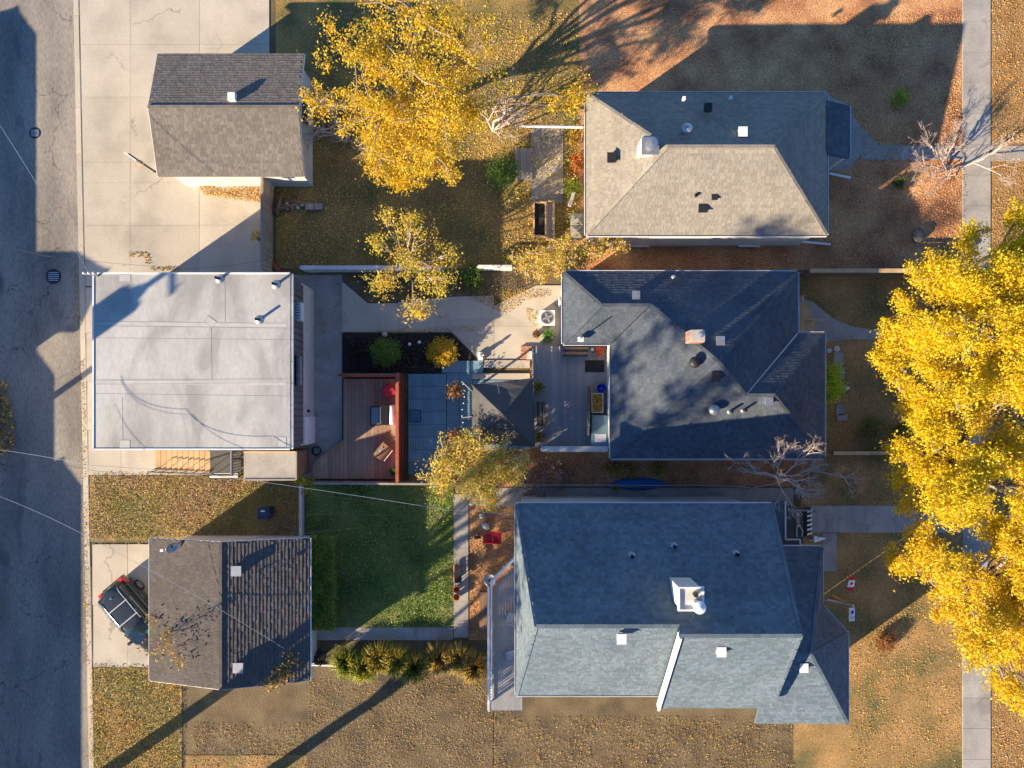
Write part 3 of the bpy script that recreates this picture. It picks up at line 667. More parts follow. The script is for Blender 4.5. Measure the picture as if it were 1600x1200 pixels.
MB().tube([(p.x+.12+.2*math.cos(a*.7),p.y-.62+.2*math.sin(a*.7),2.7) for a in range(10)],.015,5).build('rim', M['cloth_orange'], lamp)

# ================================================================ lower gable garage with shakes
x0 = G(235,0,2.5).x; x1 = G(483,0,2.5).x; y1 = G(0,841,2.5).y; y0 = G(0,1064,2.5).y
lg, lgr = gable('shake_roofed_garage', 'dark shake-roofed gable garage beside the parked black car', 'garage', ((x0+x1)/2,(y0+y1)/2,0), x0, x1, y0, y1, 2.5, 3.58, 'y', 'white_siding', 'shingle_brown', wall_in=(.85,.3,.3,.3), ex=.165, lift=.032, var=.12)
for px, py in ((373,890),(376,1040)):
    z = 3.25; p = G(px,py,z); v = MB().box((p.x,p.y,z+.12),(.38,.38,.36)).build('roof_vent', M['galv'], lgr); MB().box((p.x,p.y,z+.32),(.48,.48,.04)).build('vent_cap', M['galv'], v)
p = G(276,852,2.78); ds = MB()
for i in range(6):
    pass
dish = MB().lathe((0,0,0),[(.03,-.07),(.14,-.055),(.24,-.01),(.30,.045),(.29,.05),(.23,0),(.13,-.04),(.0,-.055)],20,cap=False)
Rm = Matrix.Translation(p+Vector((0,0,.5))) @ Matrix.Rotation(.9,4,'Y') @ Matrix.Rotation(.5,4,'X'); dish.v = [tuple(Rm @ Vector(q)) for q in dish.v]
sd = thing('satellite_dish', 'small grey satellite dish on the lit slope of the shake-roofed garage', 'dish', p)
dish.build('reflector', M['galv'], sd, smooth=True)
MB().tube([p, p+Vector((0,0,.5))],.03,6).build('mast', M['dark_metal'], sd)
MB().bar(p+Vector((0,0,.42)), p+Vector((-.38,-.12,.55)),.03,.03).build('arm', M['galv'], sd); MB().box(p+Vector((-.42,-.13,.58)),(.14,.12,.12)).build('receiver', M['white_plastic'], sd)

# ================================================================ tan hip-roofed bungalow (upper right)
ZE, ZR = 3.2, 5.45
x0 = G(916,0,ZE).x; x1 = G(1292,0,ZE).x; y0 = G(0,367,ZE).y; yr = G(0,229,ZR).y; y1 = 2*yr-y0
hA = thing('tan_roofed_bungalow', 'bungalow under a tan hip roof with a pale chimney', 'house', ((x0+x1)/2,yr,0))
f, hl = hip_faces(x0,x1,y0,y1,ZE,ZR); rA = roof_part(hA, f, M['shingle_tan'], var=.15); ridge_caps(rA, hl, M['shingle_tan'])
gutters(rA, [((x0,y0,ZE),(x1,y0,ZE)),((x1,y0,ZE),(x1,y1,ZE)),((x1,y1,ZE),(x0,y1,ZE)),((x0,y1,ZE),(x0,y0,ZE))], M['white_metal'])
rect_walls(hA, x0+.35, x1-.35, y0+.12, y1-.35, .5, ZE-.1, M['white_siding']); rect_walls(hA, x0+.38, x1-.38, y0+.15, y1-.38, 0, .498, M['foundation'])
for px in (995,1165):
    wn = MB().box((G(px,0).x,y0+.09,.32),(1.0,.06,.4)).build('window', M['glass'], hA); MB().box((G(px,0).x,y0+.08,.55),(1.1,.1,.06)).build('sill', M['fascia'], wn)
def box_vent(roof, px, py, z, s=.34, mat='dark_metal', hgt=.16, nm='roof_vent'):
    p = G(px,py,z); v = MB().box((p.x,p.y,z+hgt/2-.04),(s*.8,s*.8,hgt+.08)).build(nm, M[mat], roof); MB().box((p.x,p.y,z+hgt+.02),(s,s*1.1,.035)).build('vent_cap', M[mat], v); return v
def pipe(roof, px, py, z, r=.06, h=.4, mat='dark_metal', nm='vent_pipe'):
    p = G(px,py,z); v = MB().lathe(p,[(r*2.4,-.06),(r*2,.03),(r,.07)],12).build(nm, M['galv'], roof); MB().lathe(p,[(r,-.05),(r,h),(r*.75,h),(r*.75,h*.4)],12,cap=False).build('pipe', M[mat], v); return v
def turbine(roof, px, py, z, mat='galv'):
    p = G(px,py,z); v = MB().lathe(p,[(.14,-.12),(.14,.14)],16).build('turbine_vent', M[mat], roof)
    MB().lathe(p,[(.15,.14),(.24,.22),(.26,.32),(.2,.43),(.05,.48)],18).build('turbine_head', M[mat], v, smooth=True); return v
box_vent(rA,955,248,4.1,.42); turbine(rA,1071,205,5.0); box_vent(rA,1159,208,5.0,.4,'white_metal'); box_vent(rA,1105,170,4.4,.36); box_vent(rA,1097,326,3.85,.42); box_vent(rA,1115,309,4.1,.28); pipe(rA,1086,307,4.1,.08,.3)
for px, py in ((1068,155),(1141,154)): box_vent(rA,px,py,4.1,.14,'white_metal',.1)
ch = MB().prism([G(996,244,4.9)[:2],G(1018,246,4.9)[:2],G(1019,228,4.9)[:2],G(997,226,4.9)[:2]],4.3,6.0).build('chimney', M['stone_pale'], hA)
p = G(1018,226,6.05); cp = MB().box((p.x-.05,p.y-.05,6.04),(.75,.75,.08)).build('chimney_cap', M['galv'], ch)
MB().lathe((p.x-.05,p.y-.05,6.08),[(.2,0),(.2,.25),(.27,.26),(.27,.3),(0.02,.36)],16).build('flue', M['galv'], ch)
# its porch roof on the street side and downpipes
pz = 2.7; px0 = x1+.02; pr = [(px0,G(0,248,pz).y,pz+.55),(G(1327,0,pz).x,G(0,248,pz).y,pz),(G(1327,0,pz).x,G(0,165,pz).y,pz),(px0,G(0,165,pz).y,pz+.55)]
pp = MB().slab3(pr,.1); plain_col(pp); pp = pp.build('porch_roof', M['shingle_slate'], hA); shingles(pp,[[pr[1],pr[2],pr[3],pr[0]]],M['shingle_slate'])
gutters(pp,[(pr[1],pr[2])],M['white_metal'])
for yy in (pr[0][1]-.15+.3, pr[2][1]-.15): MB().box((pr[1][0]-.15,yy,1.33),(.12,.12,2.66)).build('porch_post', M['white_wood'], hA)
MB().box(((px0+pr[1][0])/2,(pr[0][1]+pr[2][1])/2,.3),(pr[1][0]-px0-.05,pr[2][1]-pr[0][1]-.2,.58)).build('porch_floor', M['wood_grey'], hA)
for a, b in (((1296,271),(1329,278)),((1248,377),(1297,382))): MB().bar(G(*a,.3),G(*b,.12),.1,.08).build('downpipe', M['white_metal'], hA)

# ================================================================ slate hip-roofed bungalow (middle right)
ZE = 3.2; TP = .52
ax0 = G(955,0,ZE).x; ax1 = G(1246,0,ZE).x; ay1 = G(0,425,ZE).y; ay0 = ay1-(ax1-ax0); wx0 = G(880,0,ZE).x; wy0 = G(0,537,ZE).y; rx1 = G(1288,0,ZE).x; ry1 = G(0,521,ZE).y
ha = (ax1-ax0)/2; hw = (ay1-wy0)/2; hr = (ry1-ay0)/2; zz = lambda h: ZE+TP*h
AP = ((ax0+ax1)/2,(ay0+ay1)/2,zz(ha)); Pp = (ax0+hw,ay1-hw,zz(hw)); Q = (wx0+hw,ay1-hw,zz(hw)); S = (ax1-hr,ay0+hr,zz(hr)); T = (rx1-hr,ay0+hr,zz(hr))
E = lambda x,y: (x,y,ZE)
f = [[E(ax1,ay1),E(wx0,ay1),Q,Pp,AP],[E(wx0,ay1),E(wx0,wy0),Q],[E(wx0,wy0),E(ax0,wy0),Pp,Q],[E(ax0,wy0),E(ax0,ay0),AP,Pp],[E(ax0,ay0),E(rx1,ay0),T,S,AP],[E(rx1,ay0),E(rx1,ry1),T],[E(rx1,ry1),E(ax1,ry1),S,T],[E(ax1,ry1),E(ax1,ay1),AP,S]]
hB = thing('slate_roofed_bungalow', 'bungalow under a dark slate-grey hip roof with an orange brick chimney', 'house', (AP[0],AP[1],0))
rB = roof_part(hB, f, M['shingle_slate'], var=.18)
ridge_caps(rB, [(E(wx0,ay1),Q),(Q,Pp),(E(wx0,wy0),Q),(Pp,AP),(AP,S),(S,T),(E(rx1,ay0),T),(E(rx1,ry1),T),(E(ax1,ay1),AP),(E(ax0,ay0),AP)], M['shingle_slate'])
MB().bar(Vector(E(ax1,ry1))+Vector((0,0,.02)),Vector(S)+Vector((0,0,.02)),.05,.02).build('valley_flashing', M['galv'], rB)
MB().bar(Vector(E(ax0,wy0))+Vector((0,0,.02)),Vector(Pp)+Vector((0,0,.02)),.05,.02).build('valley_flashing', M['dark_metal'], rB)
ol = [E(ax0,ay0),E(rx1,ay0),E(rx1,ry1),E(ax1,ry1),E(ax1,ay1),E(wx0,ay1),E(wx0,wy0),E(ax0,wy0)]
gutters(rB, [(ol[i],ol[(i+1)%8]) for i in range(8)], M['white_metal'])
o = .3
wl = [(ax0+o,ay0+o),(rx1-o,ay0+o),(rx1-o,ry1-o),(ax1-o,ry1-o),(ax1-o,ay1-o),(wx0+.15,ay1-o),(wx0+.15,wy0+.12),(ax0+.1,wy0+.12),(ax0+.1,ay0+o)]
walls(hB, [(wl[i],wl[(i+1)%9]) for i in range(9)], 0, ZE-.1, M['white_siding'])
def zroofB(x,y):
    best = None
    return ZE + TP*max(min(ay1-y, x-ax0, ax1-x, y-ay0), min(ay1-y,y-wy0,x-wx0), min(y-ay0,ry1-y,rx1-x))
def onB(px,py):
    z = 4.4
    for _ in range(6): p = G(px,py,z); z = zroofB(p.x,p.y)
    return z
for px, py, s, mt in ((993,462,.36,'galv'),(1124,533,.38,'galv'),(1117,589,.4,'dark_metal'),(1200,627,.34,'galv')): box_vent(rB,px,py,onB(px,py),s,mt)
turbine(rB,1083,567,onB(1083,567),'dark_metal'); turbine(rB,1113,640,onB(1113,640),'galv')
for px, py in ((1140,643),(1161,641)): pipe(rB,px,py,onB(px,py),.06,.45)
pipe(rB,1052,433,onB(1052,433),.05,.2,'white_metal')
z = onB(1083,527); p = G(1082,528,z)
ch = MB().box((p.x,p.y,(z+5.75)/2-.2),(.62,.52,5.75-z+.4)).build('chimney', M['mortar'], hB)
bm_ = mesh_of(MB().box((0,0,0),(.2,.012,.062)),'brick',M['brick_red']); bs_ = mesh_of(MB().box((0,0,0),(.012,.2,.062)),'brick',M['brick_red'])
for r_ in range(12):
    zb = 5.71-.075*r_
    if zb < z-.2: break
    for k in range(3):
        off = (.1 if r_ % 2 else 0)
        for sy in (-1,1): piece(bm_,'brick',ch,(p.x-.2+k*.2+off*(.5),p.y+sy*.263,zb))
    for k in range(2):
        for sx in (-1,1): piece(bs_,'brick',ch,(p.x+sx*.313,p.y-.12+k*.23,zb))
MB().box((p.x+.02,p.y+.02,5.78),(.60,.50,.06)).build('chimney_cap', M['mortar'], ch)
MB().lathe((p.x+.12,p.y+.06,5.81),[(.1,0),(.1,.14),(.15,.15),(.15,.18),(.02,.22)],14).build('flue', M['galv'], ch)
# antenna mast with white bracket at the inner corner
p = G(907,529,3.5); am = thing('antenna_mast', 'short antenna mast with a white box at the inner roof corner above the deck', 'antenna', p)
MB().tube([p+Vector((0,0,-.3)),p+Vector((0,0,1.0))],.03,6).build('mast', M['dark_metal'], am); MB().box(p+Vector((0,-.05,.12)),(.26,.2,.24)).build('junction_box', M['white_plastic'], am)
MB().bar(p+Vector((-.25,-.18,.7)),p+Vector((.25,.18,.7)),.02,.02).build('antenna_rod', M['galv'], am)
# street-side wooden stoop
stp = thing('wooden_stoop', 'tan wooden stoop with railing at the street side of the slate bungalow', 'stoop', (*G(1262,500)[:2],0))
xa, xb = G(1243,0,.7).x, G(1273,0,.7).x; ya, yb = G(0,520,.7).y, G(0,499,.7).y
boards(stp, xa, xb, ya, yb, .7, .14, 'wood_tan')
for k in range(3): boards(stp, xa, G(1262,0).x, yb+.02+k*.3, yb+.3+k*.3, .52-.17*k, .28, 'wood_tan', axis='x', name='tread')
for a, b in (((1254,462),(1254,497)),((1248,497),(1287,501))):
    MB().bar(G(*a,1.35),G(*b,1.5),.1,.05).build('handrail', M['wood_tan'], stp)
for px, py, z in ((1254,463,1.3),(1254,496,1.45),(1272,500,1.45)): MB().box((G(px,py,z).x,G(px,py,z).y,z/2),(.09,.09,z)).build('post', M['wood_tan'], stp)
rect_walls(stp, xa+.05, xb-.05, ya+.05, yb-.02, 0, .66, M['wood_brown'])

# ================================================================ tall blue-grey house (lower right)
ZE = 5.8; ZR = 9.6; ZR2 = 9.86
X = lambda v: v/30; Y = lambda v: -v/30
eW, eE, eN = X(6), X(342), Y(124.8); rW, rM, rE = X(28), X(193), X(331); yR, yR2 = Y(250.4), Y(259)
SL = (ZR-ZE)/(eN-yR); yS = yR-(ZR-ZE)/SL; 
yS2 = yR2-(ZR2-ZE)/SL
hC = thing('tall_blue_roofed_house', 'two-storey house under a steep blue-grey roof with a white chimney', 'house', (X(170),Y(250),0))
f = [[(eE,eN,ZE),(eW,eN,ZE),(rW,yR,ZR),(rM,yR,ZR),(rM,yR2,ZR2),(rE,yR2,ZR2)],
     [(eW,eN,ZE),(eW,yS,ZE),(rW,yR,ZR)],
     [(eW,yS,ZE),(rM,yS,ZE),(rM,yR,ZR),(rW,yR,ZR)],
     [(rM,yS2,ZE),(eE,yS2,ZE),(rE,yR2,ZR2),(rM,yR2,ZR2)],
     [(eE,yS2,ZE),(eE,eN,ZE),(rE,yR2,ZR2)]]
rC = roof_part(hC, f, M['shingle_blue'], var=.22)
ridge_caps(rC, [(f[0][1],f[0][2]),(f[0][2],f[0][3]),(f[0][4],f[0][5]),(f[0][5],f[0][0]),(f[2][0],f[2][3]),(f[3][1],f[3][2])], M['shingle_blue'])
MB().bar((rM,yR2,ZR2-.05),(rM,yS2,ZE-.05),.1,.32).build('rake_board', M['fascia'], rC)
gutters(rC, [((eW,eN,ZE),(eW,yS,ZE)),((eE,eN,ZE),(eW,eN,ZE)),((eE,yS2,ZE),(eE,eN,ZE)),((eW,yS,ZE),(rM,yS,ZE))], M['white_metal'])
rect_walls(hC, eW+.3, eE-.3, yS+.3, eN-.3, 0, ZE-.1, M['white_siding'])
def zC(y): return ZE+SL*(eN-y) if y > yR2 else ZE+SL*(y-yS2)
def onC(px,py):
    z = 8
    for _ in range(12): z = .5*z+.5*zC(G(px,py,z).y)
    return z
for px, py in ((987,868),(1053,853),(1150,865)): pipe(rC,px,py,onC(px,py),.07,.28)
for px, py in ((970,996),(1125,1016)):
    z = onC(px,py)-(.28 if px < 1000 else 0); box_vent(rC,px,py,z,.36,'white_metal',.2)
# chimney: white boxed chase with a sloped saddle behind, cap and round flue
z = 8.0; p = G(1062,917,8.2)
cb = MB().loft([[(p.x-.42,p.y-.38,7.2),(p.x+.42,p.y-.38,7.2),(p.x+.42,p.y+.38,7.2),(p.x-.42,p.y+.38,7.2)],[(p.x-.42,p.y-.38,9.9),(p.x+.42,p.y-.38,9.9),(p.x+.42,p.y+.38,9.9),(p.x-.42,p.y+.38,9.9)]]).build('chimney', M['white_wood'], hC)
MB().box((p.x,p.y,9.93),(.98,.9,.08)).build('chimney_cap', M['stone_pale'], cb)
for sy in (-.43,.43): MB().box((p.x,p.y+sy,10.02),(.98,.06,.1)).build('cap_rim', M['white_metal'], cb)
for sx in (-.46,.46): MB().box((p.x+sx,p.y,10.02),(.06,.8,.1)).build('cap_rim', M['white_metal'], cb)
MB().lathe((p.x+.2,p.y-.2,9.97),[(.16,0),(.16,.5),(.24,.52),(.24,.57),(.03,.66)],16).build('flue', M['white_metal'], cb, smooth=False)
MB().lathe((p.x+.15,p.y+.18,9.97),[(.09,0),(.09,.25)],12).build('flue', M['dark_metal'], cb)
# lower street-side wing
zE, zR = 4.4, 6.9
n0 = G(0,855,zE).y; r0 = G(0,1022,zR).y; xR = G(1300,0,zR).x; xE = G(1284,0,zE).x; xE2 = G(1324,0,zE).x; ya = G(0,945,zE).y; yb = G(0,990,zE).y; s0 = 2*r0-n0; xi = eE-.25
fw = [[(xE,n0,zE),(xi,n0,zE),(xi,r0,zR),(xR-.9,r0,zR)],[(xE,ya,zE),(xE,n0,zE),(xR-.9,r0,zR)],[(xE2,yb,zE),(xE,ya,zE),(xR-.9,r0,zR)],[(xE2,s0,zE),(xE2,yb,zE),(xR-.9,r0,zR)],[(xi,s0,zE),(xE2,s0,zE),(xR-.9,r0,zR),(xi,r0,zR)]]
wg = roof_part(hC, fw, M['shingle_blue'], var=.22); gutters(wg, [((xE,n0,zE),(xi+.3,n0,zE)),((xE,ya,zE),(xE,n0,zE)),((xE2,yb,zE),(xE,ya,zE)),((xE2,s0,zE),(xE2,yb,zE))], M['white_metal'])
ridge_caps(wg, [(fw[0][0],fw[0][3]),(fw[2][1],fw[2][2]),(fw[2][0],fw[2][2]),(fw[0][2],fw[0][3]),(fw[4][1],fw[4][2])], M['shingle_blue'])
walls(hC, [((xi,n0-.3),(xi+.01,n0-.31)),((xE-.3,n0-.3),(xi,n0-.3)),((xE-.3,ya),(xE-.3,n0-.4)),((xE2-.3,yb-.1),(xE-.3,ya-.1)),((xE2-.3,s0+.3),(xE2-.3,yb-.2))], 0, zE-.1, M['white_siding'])
z = 5.9; box_vent(wg,1253,1041,6.45,.36,'white_metal',.2)
# narrow porch roof, dark porch and striped steps
zp = 3.0
for nm, q in (('porch_roof',[(1205,783),(1227,783),(1227,843),(1250,843),(1250,856),(1205,856)]),):
    pr_ = MB().prism([G(*a,zp)[:2] for a in q],zp-.12,zp); plain_col(pr_,.8); pr_ = pr_.build(nm, M['shingle_blue'], hC)
    for a, b in (((1227,783),(1227,843)),((1227,843),(1250,843)),((1250,843),(1250,854))): MB().bar(G(*a,zp+.02),G(*b,zp+.02),.06,.1).build('gutter', M['white_metal'], pr_)
xa, xb, ya, yb = G(1222,0,.8).x, G(1255,0,.8).x, G(0,850,.8).y, G(0,795,.8).y
boards(hC, xa, xb, ya, yb, .82, .14, 'canvas', name='porch_board'); rect_walls(hC, xa+.05, xb-.05, ya+.05, yb-.05, 0, .78, M['wood_brown'])
MB().bar((xa,yb+.02,1.5),(xb+.1,yb+.02,1.5),.08,.08).build('porch_rail', M['wood_grey'], hC)
for i in range(6):
    zz_ = .72-.115*i; xs = xb+.03+.17*i
for i in range(7):
    yy = G(0,793+i*6.2,.5).y
sp = thing('porch_steps', 'dark porch steps with pale striped treads below the tall house', 'steps', (*G(1262,814)[:2],0))
for i in range(5):
    z0_ = .68-.14*i; MB().box((xb+.07+.13*i,(ya+yb)/2+.15,z0_/2),(.125,1.4,z0_)).build('tread', M['dark_metal'], sp)
for i in range(6): MB().box((xb+.33,yb-.12-.23*i,.80),(.62,.10,.02),ry=.80).build('tread_strip', M['white_wood'], sp)
MB().tube([(xb+.02,ya+.3,1.5),(xb+.75,ya+.3,.9),(xb+.75,yb-.2,.9),(xb+.7,yb-.2,.1)],.025,6).build('handrail', M['galv'], sp)
wd = thing('white_planter_wedge', 'white wedge-shaped ramp beside the porch steps', 'ramp', (*G(1280,840)[:2],.05))
MB().add([(*G(1268,836)[:2],.05),(*G(1268,846)[:2],.05),(*G(1291,841)[:2],.05),(*G(1268,836)[:2],.35),(*G(1268,846)[:2],.35)],((0,1,2),(3,2,4),(0,3,4,1),(0,2,3),(1,4,2))).build('wedge', M['white_metal'], wd)
# raised balcony deck on the garden side
zd = 2.4
bd = thing('balcony_deck', 'grey balcony deck with white railing on the garden side of the tall house', 'deck', (*G(788,970)[:2],0))
op = [(812,880),(812,1110),(768,1110),(768,922)]
bxs0, bxs1 = G(768,0,zd).x, eW+.3
def clipf(x):
    t = min(1,max(0,(x-bxs0)/(bxs1-bxs0))); return (G(0,1110,zd).y, G(0,922-50*t,zd).y)
boards(bd, bxs0, bxs1, 0, 0, zd, .14, 'deck_grey', clip=clipf)
A_, B_, C_ = G(806,872,zd+1), G(763,914,zd+1), G(763,1110,zd+1)
for a, b in ((A_,B_),(B_,C_)):
    a2, b2 = Vector((a.x,a.y,zd)), Vector((b.x,b.y,zd))
    MB().bar(a,b,.09,.05).build('top_rail', M['white_metal'], bd); MB().bar(a2+Vector((.12 if a is B_ else .1,0,.1)),b2+Vector((.12,0,.1)),.08,.06).build('bottom_rail', M['white_metal'], bd)
    k = max(2,int((b-a).length/1.2)); kk = max(2,int((b-a).length/.14))
    for i in range(k+1):
        q = a.lerp(b,i/k); MB().box((q.x+.04,q.y,zd+.5),(.08,.08,1.1)).build('post', M['white_metal'], bd)
    bme = mesh_of(MB().box((0,0,.5),(.03,.03,.86)),'baluster',M['white_metal'])
    for i in range(kk): q = a.lerp(b,(i+.5)/kk); piece(bme,'baluster',bd,(q.x+.03,q.y,zd+.05))
for px, py in ((770,930),(770,1030),(800,880)):
    p = G(px,py,zd); MB().box((p.x+.15,p.y,zd/2-.02),(.14,.14,zd-.04)).build('support_post', M['white_wood'], bd)
MB().box(((bxs0+bxs1)/2,G(0,1015,zd).y,zd-.12),(bxs1-bxs0,3.2,.15)).build('joist', M['wood_grey'], bd)
def chair(label, px, py, z, rz, mat='dark_metal', cat='chair'):
    c = thing('patio_chair', label, cat, G(px,py,z), rz=rz); m = M[mat]
    for k in range(5): MB().box((0,-.2+k*.1,.42),(.46,.085,.025)).build('seat_slat', m, c, local=True)
    for k in range(5): MB().box((-.26-.03*0,-.2+k*.1,.68),(.025,.07,.5),ry=-.2).build('back_slat', m, c, local=True)
    for sx in (-.2,.2):
        for sy in (-.22,.22): MB().box((sx,sy,.21),(.035,.035,.42)).build('leg', m, c, local=True)
    for sy in (-.26,.26): MB().box((0,sy,.62),(.44,.05,.03)).build('armrest', m, c, local=True)
    return c
chair('grey patio chair higher up on the balcony deck of the tall house', 799, 962, zd, math.pi-.3, 'galv')
chair('grey patio chair at the lower end of the balcony deck', 799, 1020, zd, math.pi+.2, 'galv')
bs = thing('basement_hatch', 'brown wooden hatch on the ground beside the balcony deck', 'hatch', (*G(755,957)[:2],.02))
xa, xb, ya, yb = G(749,0,.2).x, G(761,0,.2).x, G(0,988,.2).y, G(0,925,.2).y
boards(bs, xa, xb, ya, yb, .26, .13, 'wood_brown'); rect_walls(bs, xa, xb, ya, yb, .01, .22, M['wood_brown'])
# ================================================================ wood deck with red privacy fence
dk = thing('wooden_deck', 'reddish-brown plank deck behind the red fence', 'deck', (*G(570,670)[:2],0))
x0, x1 = G(488,0,.25).x, G(622,0,.25).x; yt, yb = G(0,592,.25).y, G(0,748,.25).y
def dclip(x):
    px = 800+x*1110/36.75
    return (yb, yt if px > 534 else G(0,688+(534-px)*.76,.25).y)
boards(dk, x0, x1, 0, 0, .25, .205, 'deck_red', clip=dclip, name='plank')
MB().bar(G(533,690,.24),G(489,724,.24),.06,.16).build('trim_board', M['deck_red'], dk)
MB().box((G(578,0).x,(yt+yb)/2,.1),(2.7,yt-yb-.1,.18)).build('frame', M['wood_brown'], dk)
fence('privacy_fence', 'red board privacy fence between the plank deck and blue-grey tiles', G(629,748), G(629,586), 1.75, 'fence_red', bw=.15, post=2.7, cap=.16, side=1)
fence('privacy_fence', 'short red board fence between dark garden bed and plank deck', G(540,588), G(627.0,588), 1.55, 'fence_red', bw=.15, post=1.6, cap=.15, side=-1)
def cushion_stool():
    t = thing('footstool', 'square red cushioned stool turned on the plank deck', 'stool', G(609,612,.252), rz=.6)
    for sx in (-.2,.2):
        for sy in (-.2,.2): MB().box((sx,sy,.15),(.05,.05,.3)).build('leg', M['wood_brown'], t, local=True)
    MB().loft([[(-.29,-.29,.3),(.29,-.29,.3),(.29,.29,.3),(-.29,.29,.3)],[(-.32,-.32,.36),(.32,-.32,.36),(.32,.32,.36),(-.32,.32,.36)],[(-.27,-.27,.43),(.27,-.27,.43),(.27,.27,.43),(-.27,.27,.43)]]).build('cushion', M['red_cloth'], t, local=True, smooth=False)
cushion_stool()
def glass_table(label, px, py, z, sx, sy, h, topm='grey_glass', fm='dark_metal'):
    t = thing('patio_table', label, 'table', G(px,py,z))
    MB().box((0,0,h),(sx-.08,sy-.08,.02)).build('table_top', M[topm], t, local=True)
    for q in (-1,1):
        MB().box((q*(sx/2-.02),0,h),(.06,sy,.05)).build('frame', M[fm], t, local=True); MB().box((0,q*(sy/2-.02),h),(sx-.1,.06,.045)).build('frame', M[fm], t, local=True)
        for r in (-1,1): MB().box((q*(sx/2-.05),r*(sy/2-.05),h/2),(.05,.05,h-.03)).build('leg', M[fm], t, local=True)
glass_table('small glass-topped table with dark frame on the plank deck', 589, 650, .252, .50, .98, .45)
bq = thing('gas_barbecue', 'black gas barbecue with pale cover against the red fence', 'barbecue', G(611,648,.252))
MB().box((-.1,0,.42),(.5,.95,.75)).build('cabinet', M['black'], bq, local=True)
MB().loft([[(-.36,-.52,.8),(.05,-.52,.8),(.05,.52,.8),(-.36,.52,.8)],[(-.3,-.5,.95),(.03,-.5,.95),(.03,.5,.95),(-.3,.5,.95)]]).build('hood', M['black'], bq, local=True)
MB().loft([[(.06,-.5,.7),(.34,-.5,.7),(.34,.52,.7),(.06,.52,.7)],[(.09,-.46,.95),(.3,-.44,.9),(.32,.46,.96),(.08,.48,.9)],[(.14,-.3,1.02),(.26,-.32,.98),(.26,.3,1.04),(.14,.32,1.0)]]).build('cover', M['cloth_white'], bq, local=True, smooth=True)
MB().tube([(-.39,-.4,.86),(-.39,.4,.86)],.02,6).build('handle', M['galv'], bq, local=True)
kb = thing('kettle_barbecue', 'rusty brown barrel smoker with pale handle on the plank deck', 'barbecue', G(602,704,.252), rz=.9)
MB().tube([(-.42,0,.62),(-.4,0,.62),(.4,0,.62),(.42,0,.62)],[.15,.31,.31,.15],14).build('barrel', M['wood_brown'], kb, local=True, smooth=False)
for sx in (-.3,.3):
    for sy in (-.22,.22): MB().bar((sx,sy*.8,.45),(sx,sy*1.2,0),.04,.04).build('leg', M['dark_metal'], kb, local=True)
MB().tube([(-.35,-.36,.7),(.35,-.36,.7)],.022,6).build('handle', M['white_metal'], kb, local=True)
MB().lathe((-.3,.05,.85),[(.05,0),(.05,.35)],10).build('chimney_pipe', M['dark_metal'], kb, local=True)
for sy in (-.3,.3): MB().tube([(-.3,sy-.03,.11),(-.3,sy+.03,.11)],.11,12).build('wheel', M['black'], kb, local=True)
for k in range(3): MB().box((-.05+.1*k,.1,.935),(.04,.12,.02)).build('damper', M['stone_pale'], kb, local=True)
shrub('potted_plant','dark leafy potted plant at the foot of the red fence on the deck',G(617,738,.25),.28,.55,260,.10,GREEN,cat='plant')

# ================================================================ blue-grey tile terraces, gazebo and grey deck
def tile_field(name, label, x0, y0, x1, y1, z, nx, ny, strip_axis):
    t = thing(name, label, 'terrace', (*G((x0+x1)/2,(y0+y1)/2,z)[:2],0))
    a, b = G(x0,y1,z), G(x1,y0,z); sx, sy = (b.x-a.x)/nx, (b.y-a.y)/ny; mb = MB(); k = 5
    for i in range(k):
        if strip_axis == 'x': mb.box(((i+.5)*sx/k-sx/2,0,-.015),(sx/k-.014,sy-.018,.03))
        else: mb.box((0,(i+.5)*sy/k-sy/2,-.015),(sx-.018,sy/k-.014,.03))
    me = mesh_of(mb,'deck_tile',M['tile_grey'])
    for i in range(nx):
        for j in range(ny): piece(me,'deck_tile',t,(a.x+(i+.5)*sx,a.y+(j+.5)*sy,z+random.uniform(-.003,.003)))
    MB().box(((a.x+b.x)/2,(a.y+b.y)/2,(z-.035)/2),(b.x-a.x-.01,b.y-a.y-.01,z-.036)).build('base', M['canvas'], t)
    return t
tile_field('tiled_terrace','blue-grey slatted tile terrace between red fence and round planters',638,584,697,742,.16,3,8,'x')
tile_field('tiled_terrace','grey slatted tile strip under the round planters beside the gazebo',697.5,583,738,700,.12,2,6,'y')
tile_field('tiled_terrace','small slatted tile step above the gazebo by the yellow shrub',690,563.5,755,582.5,.14,4,1,'x')
tile_field('tiled_terrace','slatted tile floor under the grey gazebo canopy',738.5,594,829,702,.10,5,6,'y')
slabs('patio_step', [(755.5,563,828,575),(738,583.5,828,593)], .12, 'concrete')
mt = thing('blue_mat','square blue mat on the slatted tile terrace','mat',G(649,650,.165)); MB().box((0,0,.012),(.58,.60,.024)).build('pad',M['mat_blue'],mt,local=True)
for q in (-1,1): MB().box((q*.29,0,.014),(.03,.62,.034)).build('edging',M['dark_metal'],mt,local=True); MB().box((0,q*.30,.014),(.55,.03,.033)).build('edging',M['dark_metal'],mt,local=True)
def pot(name, label, px, py, z, r, h, mat, pal, fr, fh, n, leaf, cat='planter'):
    p = G(px,py,z); t = thing(name,label,cat,p)
    MB().lathe((0,0,0),[(r*.75,0),(r,h),(r*1.08,h),(r*1.08,h-.05),(r*.9,h-.06),(0.01,h-.08)],16).build('pot',M[mat],t,local=True)
    if n:
        pts = rng.normal(size=(n,3))*np.array([fr,fr,fh])*.42+np.array([p.x,p.y,p.z+h+fh*.4]); leaves_mesh('foliage',pts,rng.uniform(.6,1.3,n)*leaf,pick(pal,n),M['leafmat'],t,flat=.4)
    return t
BR = [(.22,.11,.05),(.34,.18,.07),(.15,.08,.04),(.5,.3,.1)]
